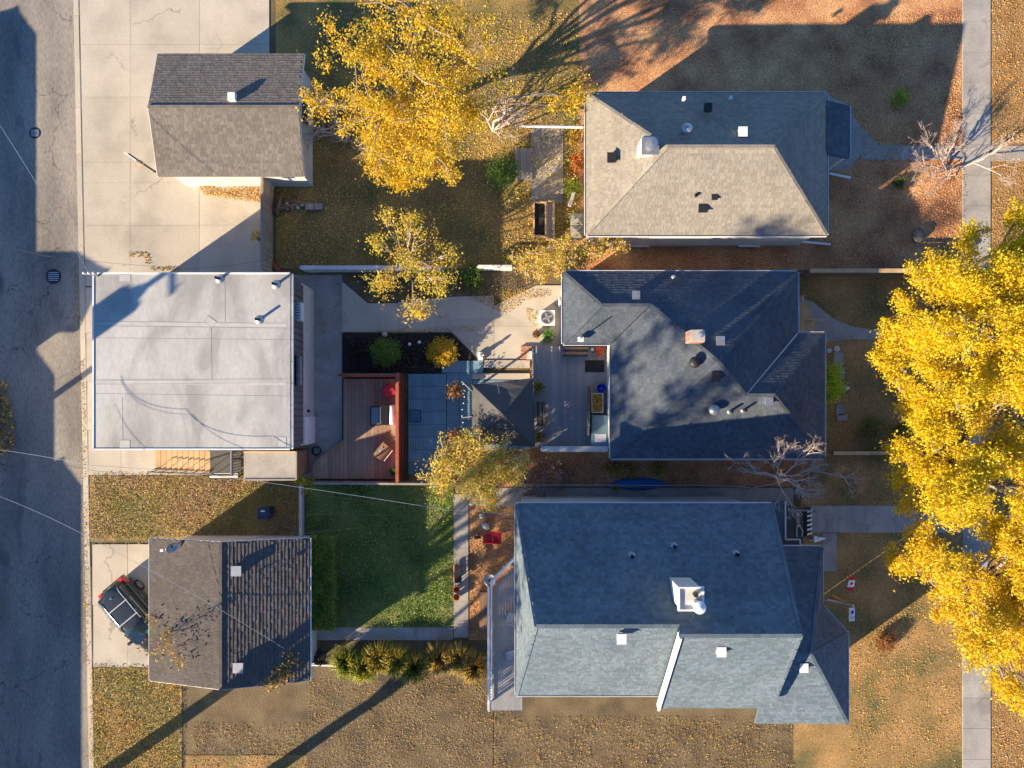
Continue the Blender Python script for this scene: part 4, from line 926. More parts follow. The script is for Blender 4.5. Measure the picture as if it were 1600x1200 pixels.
pot('round_planter','round planter of rusty foliage by the upper corner of the gazebo',711,611,.12,.30,.45,'terracotta',BR,.42,.4,520,.10)
pot('round_planter','round planter with orange twigs by the lower corner of the gazebo',711,682,.12,.30,.45,'terracotta',BR,.42,.45,420,.10)
# gazebo: four posts, beams, pyramid canopy
gz = thing('garden_gazebo','grey canvas gazebo with pointed canopy between terrace and deck','gazebo',(*G(784,648)[:2],.1))
zc, za = 2.35, 3.3; q = [G(737,601,zc),G(832,591,zc),G(836,698,zc),G(738,692,zc)]; ap = G(786,648,za)
for i in range(4):
    a, b = q[i], q[(i+1)%4]; m_ = (a+b)/2; seg = 4; mb = MB()
    for r_ in range(seg):                               # slightly sagging panel
        t0, t1 = r_/seg, (r_+1)/seg; sg = lambda t: Vector((0,0,-.10*math.sin(math.pi*t)))
        A0,B0 = a.lerp(ap,t0)+sg(t0)*.0, b.lerp(ap,t0)+sg(t0)*.0; A1,B1 = a.lerp(ap,t1), b.lerp(ap,t1); n_ = len(mb.v)
        c0, c1 = (A0+B0)/2+sg(t0), (A1+B1)/2+sg(t1)
        mb.add([A0,c0,c1,A1],((0,1,2,3),)); mb.add([c0,B0,B1,c1],((0,1,2,3),))
    mb.build('canopy_panel',M['canvas'],gz)
    MB().bar(a+Vector((0,0,-.1)),b+Vector((0,0,-.1)),.02,.22).build('valance',M['canvas'],gz)
    MB().bar(a+Vector((0,0,.02)),ap+Vector((0,0,.02)),.035,.02).build('hip_seam',M['canvas'],gz)
    c_ = a.lerp(ap,.06); MB().box((c_.x,c_.y,(.1+zc)/2),(.09,.09,zc-.1)).build('post',M['dark_metal'],gz)
for a, b in (((721,596),(737,611)),((721,653),(737,651))): MB().bar(G(*a,2.4),G(*b,2.4),.05,.05).build('bracket_arm',M['wood_grey'],gz)
MB().tube([G(722,597,2.4),G(726,620,2.3),G(724,653,2.35),G(727,680,2.3)],.008,4).build('light_cable',M['dark_metal'],gz)
for k in range(8): MB().ball(G(724+2*math.sin(k),600+k*10,2.3),.035,6,4).build('bulb',M['white_plastic'],gz)
MB().bar(G(776,593,2.45),ap.lerp(G(776,593,2.45),.6),.03,.03).build('seam_strip',M['galv'],gz)
# main deck
zd2 = .75; md = thing('grey_deck','large grey board deck between the gazebo and the slate bungalow','deck',(*G(890,620)[:2],0))
x0,x1 = G(831,0,zd2).x, G(949,0,zd2).x; y0,y1 = G(0,699,zd2).y, G(0,541,zd2).y
boards(md,x0,x1,y0,y1,zd2,.125,'deck_grey',gap=.012)
rect_walls(md,x0+.03,x1-.03,y0+.03,y1-.03,0,zd2-.05,M['wood_grey'])
for px in (838,862,874): MB().bar(G(px,541,zd2+.6),G(px,566,zd2+.6),.05,.05).build('stair_rail',M['wood_grey'],md)
wr = thing('white_parapet','low white plank wall along the lower edge of the grey deck','parapet',(*G(898,701)[:2],0))
pa, pb = G(846,701,1.5), G(950,704,1.5)
boards(wr,pa.x,pb.x,pa.y-.16,pa.y+.12,1.5,.62,'white_wood',axis='y',name='cap_board')
walls(wr,[((pa.x,pa.y-.1),(pb.x,pa.y-.1))],0,1.46,M['white_wood'],'panel')
def slat_bench(label, px, py, z, L, wd_, rz):
    t = thing('slatted_bench',label,'bench',G(px,py,z),rz=rz)
    for k in range(4): MB().box((-wd_/2+wd_*(k+.5)/4,0,.44),(wd_/4-.03,L,.035)).build('slat',M['wood_brown'] if k%2 else M['dark_metal'],t,local=True)
    for sy in (-L/2+.1,L/2-.1):
        MB().box((0,sy,.39),(wd_-.06,.05,.06)).build('rail',M['dark_metal'],t,local=True)
        for sx in (-wd_/2+.06,wd_/2-.06): MB().box((sx,sy,.18),(.05,.05,.36)).build('leg',M['dark_metal'],t,local=True)
slat_bench('dark slatted bench on the deck beside the gazebo canopy',845,647,zd2,1.25,.44,0)
slat_bench('wide black slatted bench against the bungalow wall at the head of the deck',898,551,zd2,1.25,.5,math.pi/2)
mt = thing('door_mat','dark woven door mat by the bungalow wall on the grey deck','mat',G(929,572,zd2+.004)); MB().box((0,0,.01),(.98,.6,.02)).build('pad',M['black'],mt,local=True)
for k in range(10): MB().box((-.45+k*.1,0,.022),(.04,.56,.008)).build('rib',M['dark_metal'],mt,local=True)
bk = thing('blue_tub','bright blue plastic tub on the deck beside the leaf-filled planter box','tub',G(939,607,zd2))
MB().lathe((0,0,0),[(.17,0),(.235,.33),(.25,.33),(.25,.30),(.225,.30),(.15,.04),(.01,.04)],20).build('shell',M['blue_plastic'],bk,local=True,smooth=True)
MB().box((0,0,.16),(.22,.12,.1)).build('lid_boss',M['blue_plastic'],bk,local=True)
pb_ = thing('planter_box','rectangular wooden planter box full of brown leaves on the deck','planter',G(932,630,zd2))
for sx in (-.28,.28): MB().box((sx,0,.2),(.04,.98,.4)).build('side_board',M['white_wood'],pb_,local=True)
for sy in (-.47,.47): MB().box((0,sy,.2),(.52,.04,.4)).build('end_board',M['white_wood'],pb_,local=True)
MB().box((0,0,.17),(.52,.9,.3)).build('soil',M['mulch'],pb_,local=True)
p = G(932,630,zd2); pts = rng.uniform(-1,1,(420,3))*np.array([.24,.42,.03])+np.array([p.x,p.y,p.z+.36]); leaves_mesh('leaf_fill',pts,rng.uniform(.06,.12,420),pick(GOLD,420),M['litterleaf'],pb_,flat=1)
sb = thing('storage_box','grey deck storage box with a pale panel on its lid','box',G(935,673,zd2))
MB().box((0,0,.3),(.8,1.55,.56)).build('body',M['grey_stucco'],sb,local=True); lid = MB().loft([[(-.42,-.8,.585),(.42,-.8,.585),(.42,.8,.585),(-.42,.8,.585)],[(-.39,-.77,.65),(.39,-.77,.65),(.39,.77,.65),(-.39,.77,.65)]]).build('lid',M['tile_grey'],sb,local=True)
MB().box((.02,-.35,.66),(.56,.4,.015)).build('lid_panel',M['white_plastic'],sb,local=True)
gt = thing('deck_gate','weathered plank gate leaning beside the grey storage box','gate',G(917,640,zd2)); 
for k in range(6): MB().box((.01*k,-1.1+k*.42,.5),(.035,.38,1.0)).build('plank',M['wood_grey'] if k<3 else M['wood_brown'],gt,local=True)
pot('flower_pot','pot of red flowers in the deck corner by the bungalow wall',936,549,zd2,.2,.3,'terracotta',[(.6,.03,.04),(.5,.02,.03),(.1,.16,.04)],.34,.2,260,.07)
pot('white_bucket','small white bucket beside the red flowers on the deck',925,546,zd2,.09,.16,'white_plastic',GREEN,.1,.1,0,.1,cat='bucket')
pot('potted_shrub','potted green-yellow shrub on the deck at the gazebo corner',841,605,zd2,.18,.3,'terracotta',[(.2,.19,.05),(.3,.24,.06),(.12,.11,.04)],.34,.4,420,.08)
pot('potted_shrub','potted dark shrub below the deck bench',843,682,zd2,.2,.3,'dark_metal',[(.1,.11,.04),(.2,.17,.06),(.3,.24,.08)],.34,.4,420,.08)
# condenser, tubs, brick steps, statue, garden lights
cd = thing('heat_pump_condenser','white square condenser unit with round fan beside the slate bungalow','condenser',G(854,499,.052))
MB().box((0,0,.36),(.78,.74,.7)).build('casing',M['white_plastic'],cd,local=True)
MB().lathe((0,0,.712),[(.30,0),(.34,.0),(.34,.02),(.30,.02)],24,cap=False).build('fan_ring',M['galv'],cd,local=True)
MB().lathe((0,0,.713),[(.001,0),(.30,0)],24,cap=False).build('fan_well',M['black'],cd,local=True)
for k in range(4): MB().box((.13*math.cos(k*1.571+.4),.13*math.sin(k*1.571+.4),.722),(.24,.09,.008),rz=k*1.571+.4).build('fan_blade',M['galv'],cd,local=True)
for k in range(5): MB().lathe((0,0,.735),[(.05+k*.06,0),(.056+k*.06,0)],20,cap=False).build('guard_ring',M['white_metal'],cd,local=True)
pot('wooden_tub','round tub of dry plants below the white condenser',838,523,.052,.19,.4,'wood_brown',BR,.2,.1,160,.08)
bxp = thing('herb_box','square box of bright green leaves beside the round tub','planter',G(856,524,.052))
MB().box((0,0,.18),(.55,.5,.34)).build('box',M['wood_grey'],bxp,local=True)
p = G(856,524,.4); leaves_mesh('foliage',rng.normal(size=(260,3))*.13+np.array(p),rng.uniform(.08,.16,260),pick([(.15,.35,.04),(.2,.42,.06)],260),M['leafmat'],bxp,flat=.3)
bp = thing('brick_step','orange brick step at the corner of the grey deck','step',(*G(822,551)[:2],.05))
bme = mesh_of(MB().box((0,0,0),(.19,.085,.1)),'brick',M['brick_red'])
c0 = G(822,551)
for i in range(3):
    for j in range(7): piece(bme,'brick',bp,(c0.x-.2+i*.2+(.05 if j%2 else 0),c0.y-.3+j*.095,.15+random.uniform(-.006,.006)))
MB().box((c0.x,c0.y,.08),(.6,.64,.05)).build('bed',M['mortar'],bp)
tb = thing('white_crate','small white crate on the orange brick step','crate',(*G(827,556)[:2],.2)); MB().box((0,0,.12),(.24,.4,.22)).build('tub',M['white_plastic'],tb,local=True); MB().box((0,0,.236),(.27,.43,.02)).build('lid',M['stone_pale'],tb,local=True)
sg = thing('garden_statue','small white garden statue at the tip of the dark garden bed','statue',(*G(751,557)[:2],.05))
MB().box((0,0,.1),(.26,.42,.2)).build('plinth',M['white_plastic'],sg,local=True); MB().lathe((0,.03,.2),[(.10,0),(.12,.12),(.08,.26),(.05,.32),(.07,.38),(.075,.45),(.04,.52)],12).build('figure',M['white_plastic'],sg,local=True,smooth=True); MB().box((.1,.03,.42),(.2,.05,.05),ry=-.4).build('wing',M['white_plastic'],sg,local=True)
for i,(px,py) in enumerate(((642,539),(657,536))):
    t = thing('garden_light',('white globe garden light nearer the green shrub','white globe garden light nearer the yellow shrub')[i],'garden light',(*G(px,py)[:2],.1),group='globe lights in the dark bed')
    MB().tube([(0,0,0),(0,0,.3)],.02,6).build('stake',M['dark_metal'],t,local=True); MB().ball((0,0,.36),.085).build('globe',M['white_plastic'],t,local=True,smooth=True)
for i,(px,py,lb) in enumerate(((602,523,'grey stone at the top edge of the bed above the green shrub'),(720,545,'dark round stone beside the yellow shrub in the bed'))):
    o = MB().ball((0,0,.08),(.15,.13,.12),8,5).build('garden_stone',M['stone_pale' if i==0 else 'black'],None,loc=(*G(px,py)[:2],.1),local=True,smooth=True); tag(o,lb,'stone')
wt = thing('hose_reel','white hose reel with round wheel against the bungalow wall','hose reel',(*G(873,474)[:2],.05))
MB().tube([(-.05,0,.3),(.05,0,.3)],.26,18).build('drum',M['white_plastic'],wt,local=True); MB().tube([(.055,0,.3),(.07,0,.3)],.12,14).build('hub',M['black'],wt,local=True)
for sx in (-.12,.12): MB().box((sx,0,.15),(.03,.3,.3)).build('frame',M['galv'],wt,local=True)
# ================================================================ yard things behind the upper garage
fence('board_fence','weathered grey board fence between driveway and leafy back yard',G(425,428),G(425,284),1.5,'wood_grey',bw=.14,post=2.4,cap=.12,side=-1)
gp = thing('fallen_plank','short red-brown plank leaning at the foot of the board fence','plank',(*G(427,413)[:2],.05)); MB().box((0,0,.12),(1.0,.2,.08),rz=-.7).build('plank_board',M['fence_red'],gp,local=True); MB().box((.2,-.25,.05),(.5,.12,.06),rz=-.6).build('offcut',M['wood_brown'],gp,local=True)
fence('white_fence','low white board fence above the garden bed beside the flat garage',G(478,424),G(692,424),1.0,'white_wood',bw=.16,post=2.4,cap=.2,side=-1)
fence('white_fence','short white board fence piece left of the bungalow corner',G(748,422),G(800,422),.9,'white_wood',bw=.16,post=1.6,cap=.16,side=-1)
fence('plank_fence','brown plank fence along the upper edge of the slate bungalow front lawn',G(1250,430),G(1455,430),1.2,'wood_brown',bw=.14,post=1.85,cap=.2,capmat='wood_tan',side=-1)
fence('plank_fence','brown plank fence along the lower edge of the slate bungalow front lawn',G(1287,706),G(1400,706),1.1,'wood_brown',bw=.14,post=1.85,cap=.18,capmat='wood_tan',side=1)
fence('board_fence','grey board fence under the plank deck and yellow bush',G(484,752),G(760,754),1.0,'wood_grey',bw=.16,post=2.3,cap=.10,side=1)
tag(MB().box((0,0,.2),(.16,2.75,.4)).build('retaining_board',M['white_wood'],None,loc=G(473,796),local=True),'pale upright board edging between dry grass and dark lawn','board')
for i,(px,py,rz,L,lb) in enumerate(((448,325,.25,1.3,'weathered log lying across the junk pile by the board fence'),(470,318,-.15,1.5,'reddish log in the middle of the junk pile'),(437,322,1.35,1.0,'short dark log upright against the board fence'))):
    p = G(px,py); d = Vector((math.cos(rz),math.sin(rz),0))*L/2; o = MB().tube([-d+Vector((0,0,.11)),d*.1+Vector((0,0,.13)),d+Vector((0,0,.11))],[.11,.12,.1],9).build('log',M['bark' if i!=1 else 'wood_brown'],None,loc=p,local=True,smooth=True); tag(o,lb,'log')
pv = thing('paver_stack','low stack of grey pavers at the end of the log pile','paver stack',G(492,324))
for k in range(6): MB().box((random.uniform(-.03,.03)+(k%2)*.42-.2,random.uniform(-.03,.03),.04+.075*(k//2)),(.4,.3,.07),rz=random.uniform(-.15,.15)).build('paver',M['concrete_old'],pv,local=True)
for k in range(7):
    pass
st_ = thing('stone_pile','heap of rough reddish stones between the logs','stone pile',G(458,322))
for k in range(16): MB().ball((random.gauss(0,.3),random.gauss(0,.18),.09+.05*random.random()),(random.uniform(.08,.16),random.uniform(.07,.13),random.uniform(.07,.11)),7,4).build('stone',M['brick_red' if k%3==0 else 'stone_pale'] if k%2 else M['bark'],st_,local=True)
lb_ = thing('lumber_stack','flat stack of weathered planks on the leafy yard','plank stack',(*G(818,258)[:2],.04))
for k in range(6):
    for j in range(2): MB().box((-.36+k*.145,random.uniform(-.05,.05),.04+.06*j),(.135,1.65,.05)).build('plank',M['wood_grey'],lb_,local=True)
def frame_box(label, px0,py0,px1,py1,h,fill):
    a,b = G(px0,py1),G(px1,py0); t = thing('raised_bed',label,'planter',((a.x+b.x)/2,(a.y+b.y)/2,.02)); w_,l_ = b.x-a.x,b.y-a.y
    for sx in (-1,1): MB().box((sx*w_/2,0,h/2),(.07,l_,h)).build('side_board',M['wood_tan'],t,local=True)
    for sy in (-1,1): MB().box((0,sy*(l_/2-.035),h/2),(w_-.08,.07,h)).build('end_board',M['wood_tan'],t,local=True)
    MB().box((0,0,h*.35),(w_-.08,l_-.15,h*.7)).build('soil',M[fill],t,local=True)
frame_box('raised bed of dark soil left of the pair in the leafy yard',834,318,852,372,.35,'mulch')
frame_box('narrow raised bed of pale timber right of the dark soil bed',854,316,865,376,.3,'wood_grey')
for i,(py,lb) in enumerate(((348,'upper tarp-covered bin against the tan bungalow'),(367,'lower tarp-covered bin against the tan bungalow'))):
    t = thing('compost_bin',lb,'bin',G(900,py,0.01),group='tarp-covered bins')
    MB().loft([[(-.3,-.27,0),(.3,-.27,0),(.3,.27,0),(-.3,.27,0)],[(-.34,-.3,.62),(.34,-.3,.62),(.34,.3,.62),(-.34,.3,.62)]]).build('body',M['dark_metal'],t,local=True)
    MB().add([(-.34,-.3,.63),(.34,-.3,.63),(.34,.3,.66),(-.34,.3,.64),(.05,-.02,.76),(-.34,-.3,.56),(.34,-.3,.55),(.34,.3,.56),(-.34,.3,.57)],((0,1,4),(1,2,4),(2,3,4),(3,0,4),(0,5,6,1),(1,6,7,2),(2,7,8,3),(3,8,5,0))).build('tarp',M['tarp'],t,local=True)
wp = thing('white_pipe_rail','long white pipe rail spanning from the yard to the tan bungalow','rail',(*G(860,197)[:2],0)); MB().tube([G(812,197,.9),G(911,199,.9)],.06,8).build('pipe',M['white_metal'],wp)
for px in (814,908): MB().tube([G(px,197.5,0),G(px,197.5,.9)],.04,6).build('post',M['white_metal'],wp)
pl = thing('bleached_branch','thick bleached branch lying on the green shrub by the bungalow','branch',(*G(893,308)[:2],.4)); limb(mbx:=MB(),G(890,322,.5),G(897,300,.75),.11,.08,7,.05,4); mbx.build('wood',M['stone_pale'],pl,smooth=True)
# ================================================================ lower garden things
wb = thing('wheelbarrow','red wheelbarrow with grey wheel lying on the dry garden','wheelbarrow',G(770,838,.02),rz=math.radians(182))
MB().loft([[(-.30,-.2,.28),(.25,-.15,.28),(.25,.15,.28),(-.30,.2,.28)],[(-.45,-.33,.52),(.5,-.27,.52),(.5,.27,.52),(-.45,.33,.52)],[(-.41,-.29,.52),(.46,-.23,.52),(.46,.23,.52),(-.41,.29,.52)],[(-.27,-.17,.31),(.22,-.12,.31),(.22,.12,.31),(-.27,.17,.31)]]).build('tray',M['red_plastic'],wb,local=True)
for sy in (-1,1):
    MB().tube([(.75,sy*.06,.2),(.2,sy*.2,.26),(-1.0,sy*.3,.5)],.022,6).build('handle',M['wood_tan'],wb,local=True); MB().tube([(-.25,sy*.24,.3),(-.35,sy*.26,.0)],.02,6).build('leg',M['dark_metal'],wb,local=True)
MB().tube([(.78,-.05,.18),(.78,.05,.18)],.18,16).build('wheel',M['rubber'],wb,local=True); MB().box((0,0,.45),(.05,.5,.02)).build('brace',M['red_cloth'],wb,local=True)
for px,py,r,lb in ((759,822,(.26,.16,.13),'large pale stone above the red wheelbarrow'),(753,806,(.16,.15,.12),'smaller round pale stone beside the side walkway')):
    o = MB().ball((0,0,r[2]*.7),r,10,6).build('garden_stone',M['stone_pale'],None,loc=G(px,py),local=True,smooth=True); o.rotation_euler = (0,0,-.5); tag(o,lb,'stone')
rt = thing('birdbath','round pale birdbath beside the corner of the balcony deck','birdbath',G(766,902)); MB().lathe((0,0,0),[(.16,0),(.1,.05),(.07,.4),(.1,.5),(.3,.58),(.32,.62),(.28,.62),(.2,.56),(.01,.55)],18).build('basin',M['stone_pale'],rt,local=True,smooth=True); MB().box((.02,0,.6),(.25,.05,.05)).build('perch',M['dark_metal'],rt,local=True)
for i,(py,lb) in enumerate(((919,'upper of two terracotta pots on the garden path'),(931,'lower of two terracotta pots on the garden path'))):
    t = thing('terracotta_pot',lb,'pot',G(714,py,.055),group='empty terracotta pots'); MB().lathe((0,0,0),[(.11,0),(.17,.26),(.185,.26),(.185,.32),(.16,.32),(.15,.26),(.10,.05),(.01,.05)],20).build('shell',M['terracotta'],t,local=True,smooth=False)
gb = thing('iron_plant_stand','dark iron plant stand on the garden path above the terracotta pots','plant stand',G(717,893,.055))
for z in (.3,.7): MB().box((0,0,z),(.34,.85,.03)).build('shelf',M['dark_metal'],gb,local=True)
for sx in (-.15,.15):
    for sy in (-.38,.38): MB().box((sx,sy,.36),(.03,.03,.72)).build('leg',M['dark_metal'],gb,local=True)
MB().box((-.24,-.05,.2),(.08,.9,.12)).build('side_board',M['terracotta'],gb,local=True)
bn = thing('recycling_bin','dark blue square bin with white label on the dry grass','bin',G(421,798,.02)); MB().loft([[(-.24,-.24,0),(.24,-.24,0),(.24,.24,0),(-.24,.24,0)],[(-.29,-.29,.9),(.29,-.29,.9),(.29,.29,.9),(-.29,.29,.9)]]).build('body',M['blue_bin'],bn,local=True); MB().loft([[(-.31,-.31,.905),(.31,-.31,.905),(.31,.31,.905),(-.31,.31,.905)],[(-.26,-.26,.99),(.26,-.26,.99),(.26,.26,.99),(-.26,.26,.99)]]).build('lid',M['blue_bin'],bn,local=True); MB().box((0,.12,.995),(.2,.08,.006)).build('sticker',M['cloth_white'],bn,local=True)
cl = thing('cooler_box','blue and white cooler beside the shake-roofed garage wall','cooler',G(489,1024,.02)); MB().box((0,0,.2),(.32,.55,.38)).build('body',M['blue_plastic'],cl,local=True); MB().box((0,0,.415),(.35,.58,.05)).build('lid',M['white_plastic'],cl,local=True)
chair('black folding chair beside the blue cooler at the garage wall',505,1020,.02,1.2,'black')
wpp = thing('white_downpipe','white pipe lying on the ground below the folding chair','pipe',(*G(505,1039)[:2],.02)); MB().tube([G(487,1039,.1),G(525,1040,.1)],.05,8).build('tube',M['white_metal'],wpp)
wpp = thing('white_downpipe','white pipe lying in the grasses beside the balcony deck','pipe',(*G(750,1029)[:2],.02)); MB().tube([G(738,1030,.3),G(760,1027,.3)],.04,8).build('tube',M['white_metal'],wpp)
ky = thing('kayak','bright blue upturned kayak along the walkway between two houses','kayak',G(998,756,.05)); secs = []
for i in range(13):
    t = i/12; w_ = .33*math.sin(math.pi*min(1,max(.02,t)))**.6; secs.append([(-1.5+3.0*t,w_*math.cos(a),.02+w_*.9*math.sin(a)) for a in [math.pi*k/8 for k in range(9)]])
MB().loft(secs,cap=True).build('hull',M['kayak_blue'],ky,local=True,smooth=True); MB().tube([(-1.4,0,.10),(-.6,0,.31),(0,0,.325),(.6,0,.31),(1.4,0,.1)],.025,5).build('keel',M['kayak_blue'],ky,local=True)
# chain-link fence with gate
cf = thing('chain_link_fence','thin chain-link fence along the walkway between the two lower houses','fence',(*G(920,758)[:2],0))
cpts = [(800,757),(870,758),(940,758),(1010,758.5),(1080,758),(1150,760),(1172,762)]
MB().tube([G(*p,1.1) for p in cpts],.025,6).build('top_rail',M['galv'],cf)
for p in cpts: MB().tube([G(*p,0),G(*p,1.15)],.03,6).build('post',M['galv'],cf)
mw = MB()
for i in range(len(cpts)-1):
    a,b = G(*cpts[i]),G(*cpts[i+1]); n = int((b-a).length/.11)
    for k in range(n):
        u = a.lerp(b,k/n); v = a.lerp(b,min(1,(k+6)/n)); mw.tube([(u.x,u.y,.05),(v.x,v.y,1.08)],.004,3,cap=False); mw.tube([(v.x,v.y,.05),(u.x,u.y,1.08)],.004,3,cap=False)
o = mw.build('wire_mesh',M['galv'],cf); o['kind'] = 'stuff'
MB().tube([G(1176,762,1.1),G(1162,784,1.1)],.025,6).build('gate_rail',M['galv'],cf); MB().tube([G(1162,784,0),G(1162,784,1.1)],.025,6).build('gate_post',M['galv'],cf)
MB().tube([G(1176,762,1.1),G(1215,755,1.1)],.025,6).build('top_rail',M['galv'],cf)
# ================================================================ street-side things
def flag(label, px, py, z, wv, hv, bands, rz, emblem=None, tilt=.5):
    t = thing('garden_flag',label,'flag',(*G(px,py,z)[:2],.02)); R = Matrix.Translation((0,0,z-.02)) @ Matrix.Rotation(rz,4,'Z') @ Matrix.Rotation(tilt,4,'X')
    MB().tube([(0,0,0),R@Vector((0,hv*.5,.0)),],.014,5).build('stake',M['galv'],t,local=True)
    def wavy(u0,u1,v0,v1,dz,k=4):
        mb = MB(); n_ = len(mb.v)
        for i in range(k):
            a,b = u0+(u1-u0)*i/k, u0+(u1-u0)*(i+1)/k; f_ = lambda u: .03*math.sin(u*9)+dz
            mb.add([R@Vector((a,v0,f_(a))),R@Vector((b,v0,f_(b))),R@Vector((b,v1,f_(b))),R@Vector((a,v1,f_(a)))],((0,1,2,3),))
        return mb
    u = -wv/2
    for frac, m_ in bands: wavy(u,u+wv*frac,-hv/2,hv/2,0).build('band',M[m_],t,local=True,smooth=True); u += wv*frac
    if emblem == 'leaf':
        L = [(0,.5),(.1,.3),(.2,.36),(.17,.05),(.3,.2),(.33,.12),(.48,.15),(.42,-.02),(.48,-.06),(.25,-.25),(.28,-.33),(.03,-.28),(.03,-.5)]; L = L+[(-x,y) for x,y in L[::-1]]
        MB().add([R@Vector((y*-hv*.5*1.0,x*hv*.5,.045)) for x,y in L],(tuple(range(len(L))),)).build('maple_leaf',M['cloth_red'],t,local=True)
    if emblem == 'crest':
        MB().add([R@Vector((.12+.10*math.cos(k*.785),.10*math.sin(k*.785),.05)) for k in range(8)],(tuple(range(8)),)).build('emblem',M['cloth_blue'],t,local=True)
        MB().add([R@Vector((-.17+.09*math.cos(k*.785),.09*math.sin(k*.785),.05)) for k in range(8)],(tuple(range(8)),)).build('emblem',M['galv'],t,local=True)
    return t
flag('red and white maple leaf flag on a stake in the front lawn',1330,912,1.1,.72,.42,((.25,'cloth_red'),(.5,'cloth_white'),(.25,'cloth_red')),math.pi/2-.08,'leaf',.35)
flag('white flag with small dark emblem on a stake in the front lawn',1331,960,1.0,.68,.36,((1,'cloth_white'),),math.pi/2+.03,'crest',.3)
fp = thing('wall_flagpole','slanted flagpole with striped flag on the street wing of the tall house','flag',G(1284,937,3.2)); a,b = G(1284,937,3.2),G(1333,946,3.6)
MB().tube([a,b],.022,6).build('pole',M['galv'],fp); MB().ball(b,.05).build('finial',M['white_plastic'],fp)
for k,m_ in enumerate(('cloth_yellow','cloth_orange','cloth_red','cloth_green','cloth_white')):
    s0_,s1_ = a.lerp(b,.95-.0*k),a.lerp(b,.38); w0 = .07*k; mb = MB()
    mb.add([a.lerp(b,.96)+Vector((0,.012*k,-.03*k)),a.lerp(b,.36)+Vector((0,.085*(4-k),-.12*k)),a.lerp(b,.36)+Vector((0,.085*(3-k),-.12*(k+1))),a.lerp(b,.96)+Vector((0,.012*(k-1),-.03*(k+1)))],((0,1,2,3),)); mb.build('stripe',M[m_],fp)
# pale skeleton decoration sitting on the dark porch
sk = thing('skeleton_decoration','pale skeleton decoration sprawled on the dark porch boards','decoration',G(1246,816,.84),rz=.12)
MB().ball((0,.42,.13),(.10,.12,.10),10,7).build('skull',M['bone'],sk,local=True,smooth=True)
MB().tube([(0,.3,.09),(0,.1,.10),(0,-.12,.08)],.03,6).build('spine',M['bone'],sk,local=True)
for k in range(5): MB().tube([(0,.25-.06*k,.1),(.12-.008*k,.23-.06*k,.12),(.11,.21-.06*k,.04)],.013,4).tube([(0,.25-.06*k,.1),(-.12+.008*k,.23-.06*k,.12),(-.11,.21-.06*k,.04)],.013,4).build('rib',M['bone'],sk,local=True)
MB().ball((0,-.16,.08),(.12,.07,.06)).build('pelvis',M['bone'],sk,local=True)
for s in (-1,1):
    MB().tube([(s*.12,.27,.1),(s*.24,.38,.08),(s*.15,.58,.07)],.025,5).build('arm',M['bone'],sk,local=True); MB().tube([(s*.08,-.2,.08),(s*.16,-.45,.14),(s*.12,-.72,.05)],.03,5).build('leg',M['bone'],sk,local=True)
    for k in range(3): MB().tube([(s*.15,.58,.07),(s*.15+.03*(k-1),.66,.05)],.01,4).build('finger',M['bone'],sk,local=True)
for i,(px,py,r,lb) in enumerate(((1307,545,.16,'pale round stepping stone beside the curved walk'),(1295,548,.13,'smaller round stepping stone by the bungalow eave'))):
    o = MB().lathe((0,0,0),[(r,0),(r,.05),(r*.9,.06)],14).build('stepping_stone',M['stone_pale'],None,loc=(*G(px,py)[:2],.02),local=True); tag(o,lb,'stone')
for i,(px,py,sx,sy,lb) in enumerate(((1309,561,.55,.75,'grey flagstone nearest the curved walk by the lime shrub'),(1313,583,.4,.7,'grey flagstone beside the middle of the lime shrub'),(1312,640,.45,.6,'grey flagstone below the lime shrub'),(1315,652,.55,.35,'pale flagstone at the end of the stone edging'))):
    o = MB().prism([(-sx/2,-sy/2),(sx/2*.9,-sy/2*.95),(sx/2,sy/2*.9),(-sx/2*.85,sy/2)],0,.07).build('flagstone',M['concrete_old'],None,loc=(*G(px,py)[:2],.015),local=True); tag(o,lb,'stone')
gn = thing('white_ornament','small white lawn ornament beside the lime shrub','ornament',G(1319,607)); MB().lathe((0,0,0),[(.1,0),(.12,.1),(.07,.2),(.09,.28),(.03,.38)],12).build('figure',M['white_plastic'],gn,local=True,smooth=True); MB().ball((.12,.03,.14),(.1,.07,.07)).build('wing',M['white_plastic'],gn,local=True)
for px,py,r,lb in ((84,432,.40,'round iron manhole cover beside the shadowed alley edge'),(55,208,.30,'smaller round manhole cover in the upper alley')):
    t = thing('manhole_cover',lb,'manhole cover',(*G(px,py)[:2],.012)); MB().lathe((0,0,0),[(r,0),(r,.012),(r*.86,.012)],24,cap=False).build('ring',M['dark_metal'],t,local=True); MB().lathe((0,0,0),[(r*.83,0),(r*.83,.01)],24).build('lid',M['dark_metal'],t,local=True)
    for k in range(5): MB().box((0,(-.5+k*.25)*r,.012),(2*r*.8*math.sqrt(1-(-.5+k*.25)**2)*.9,.05,.008)).build('tread_rib',M['galv'],t,local=True)
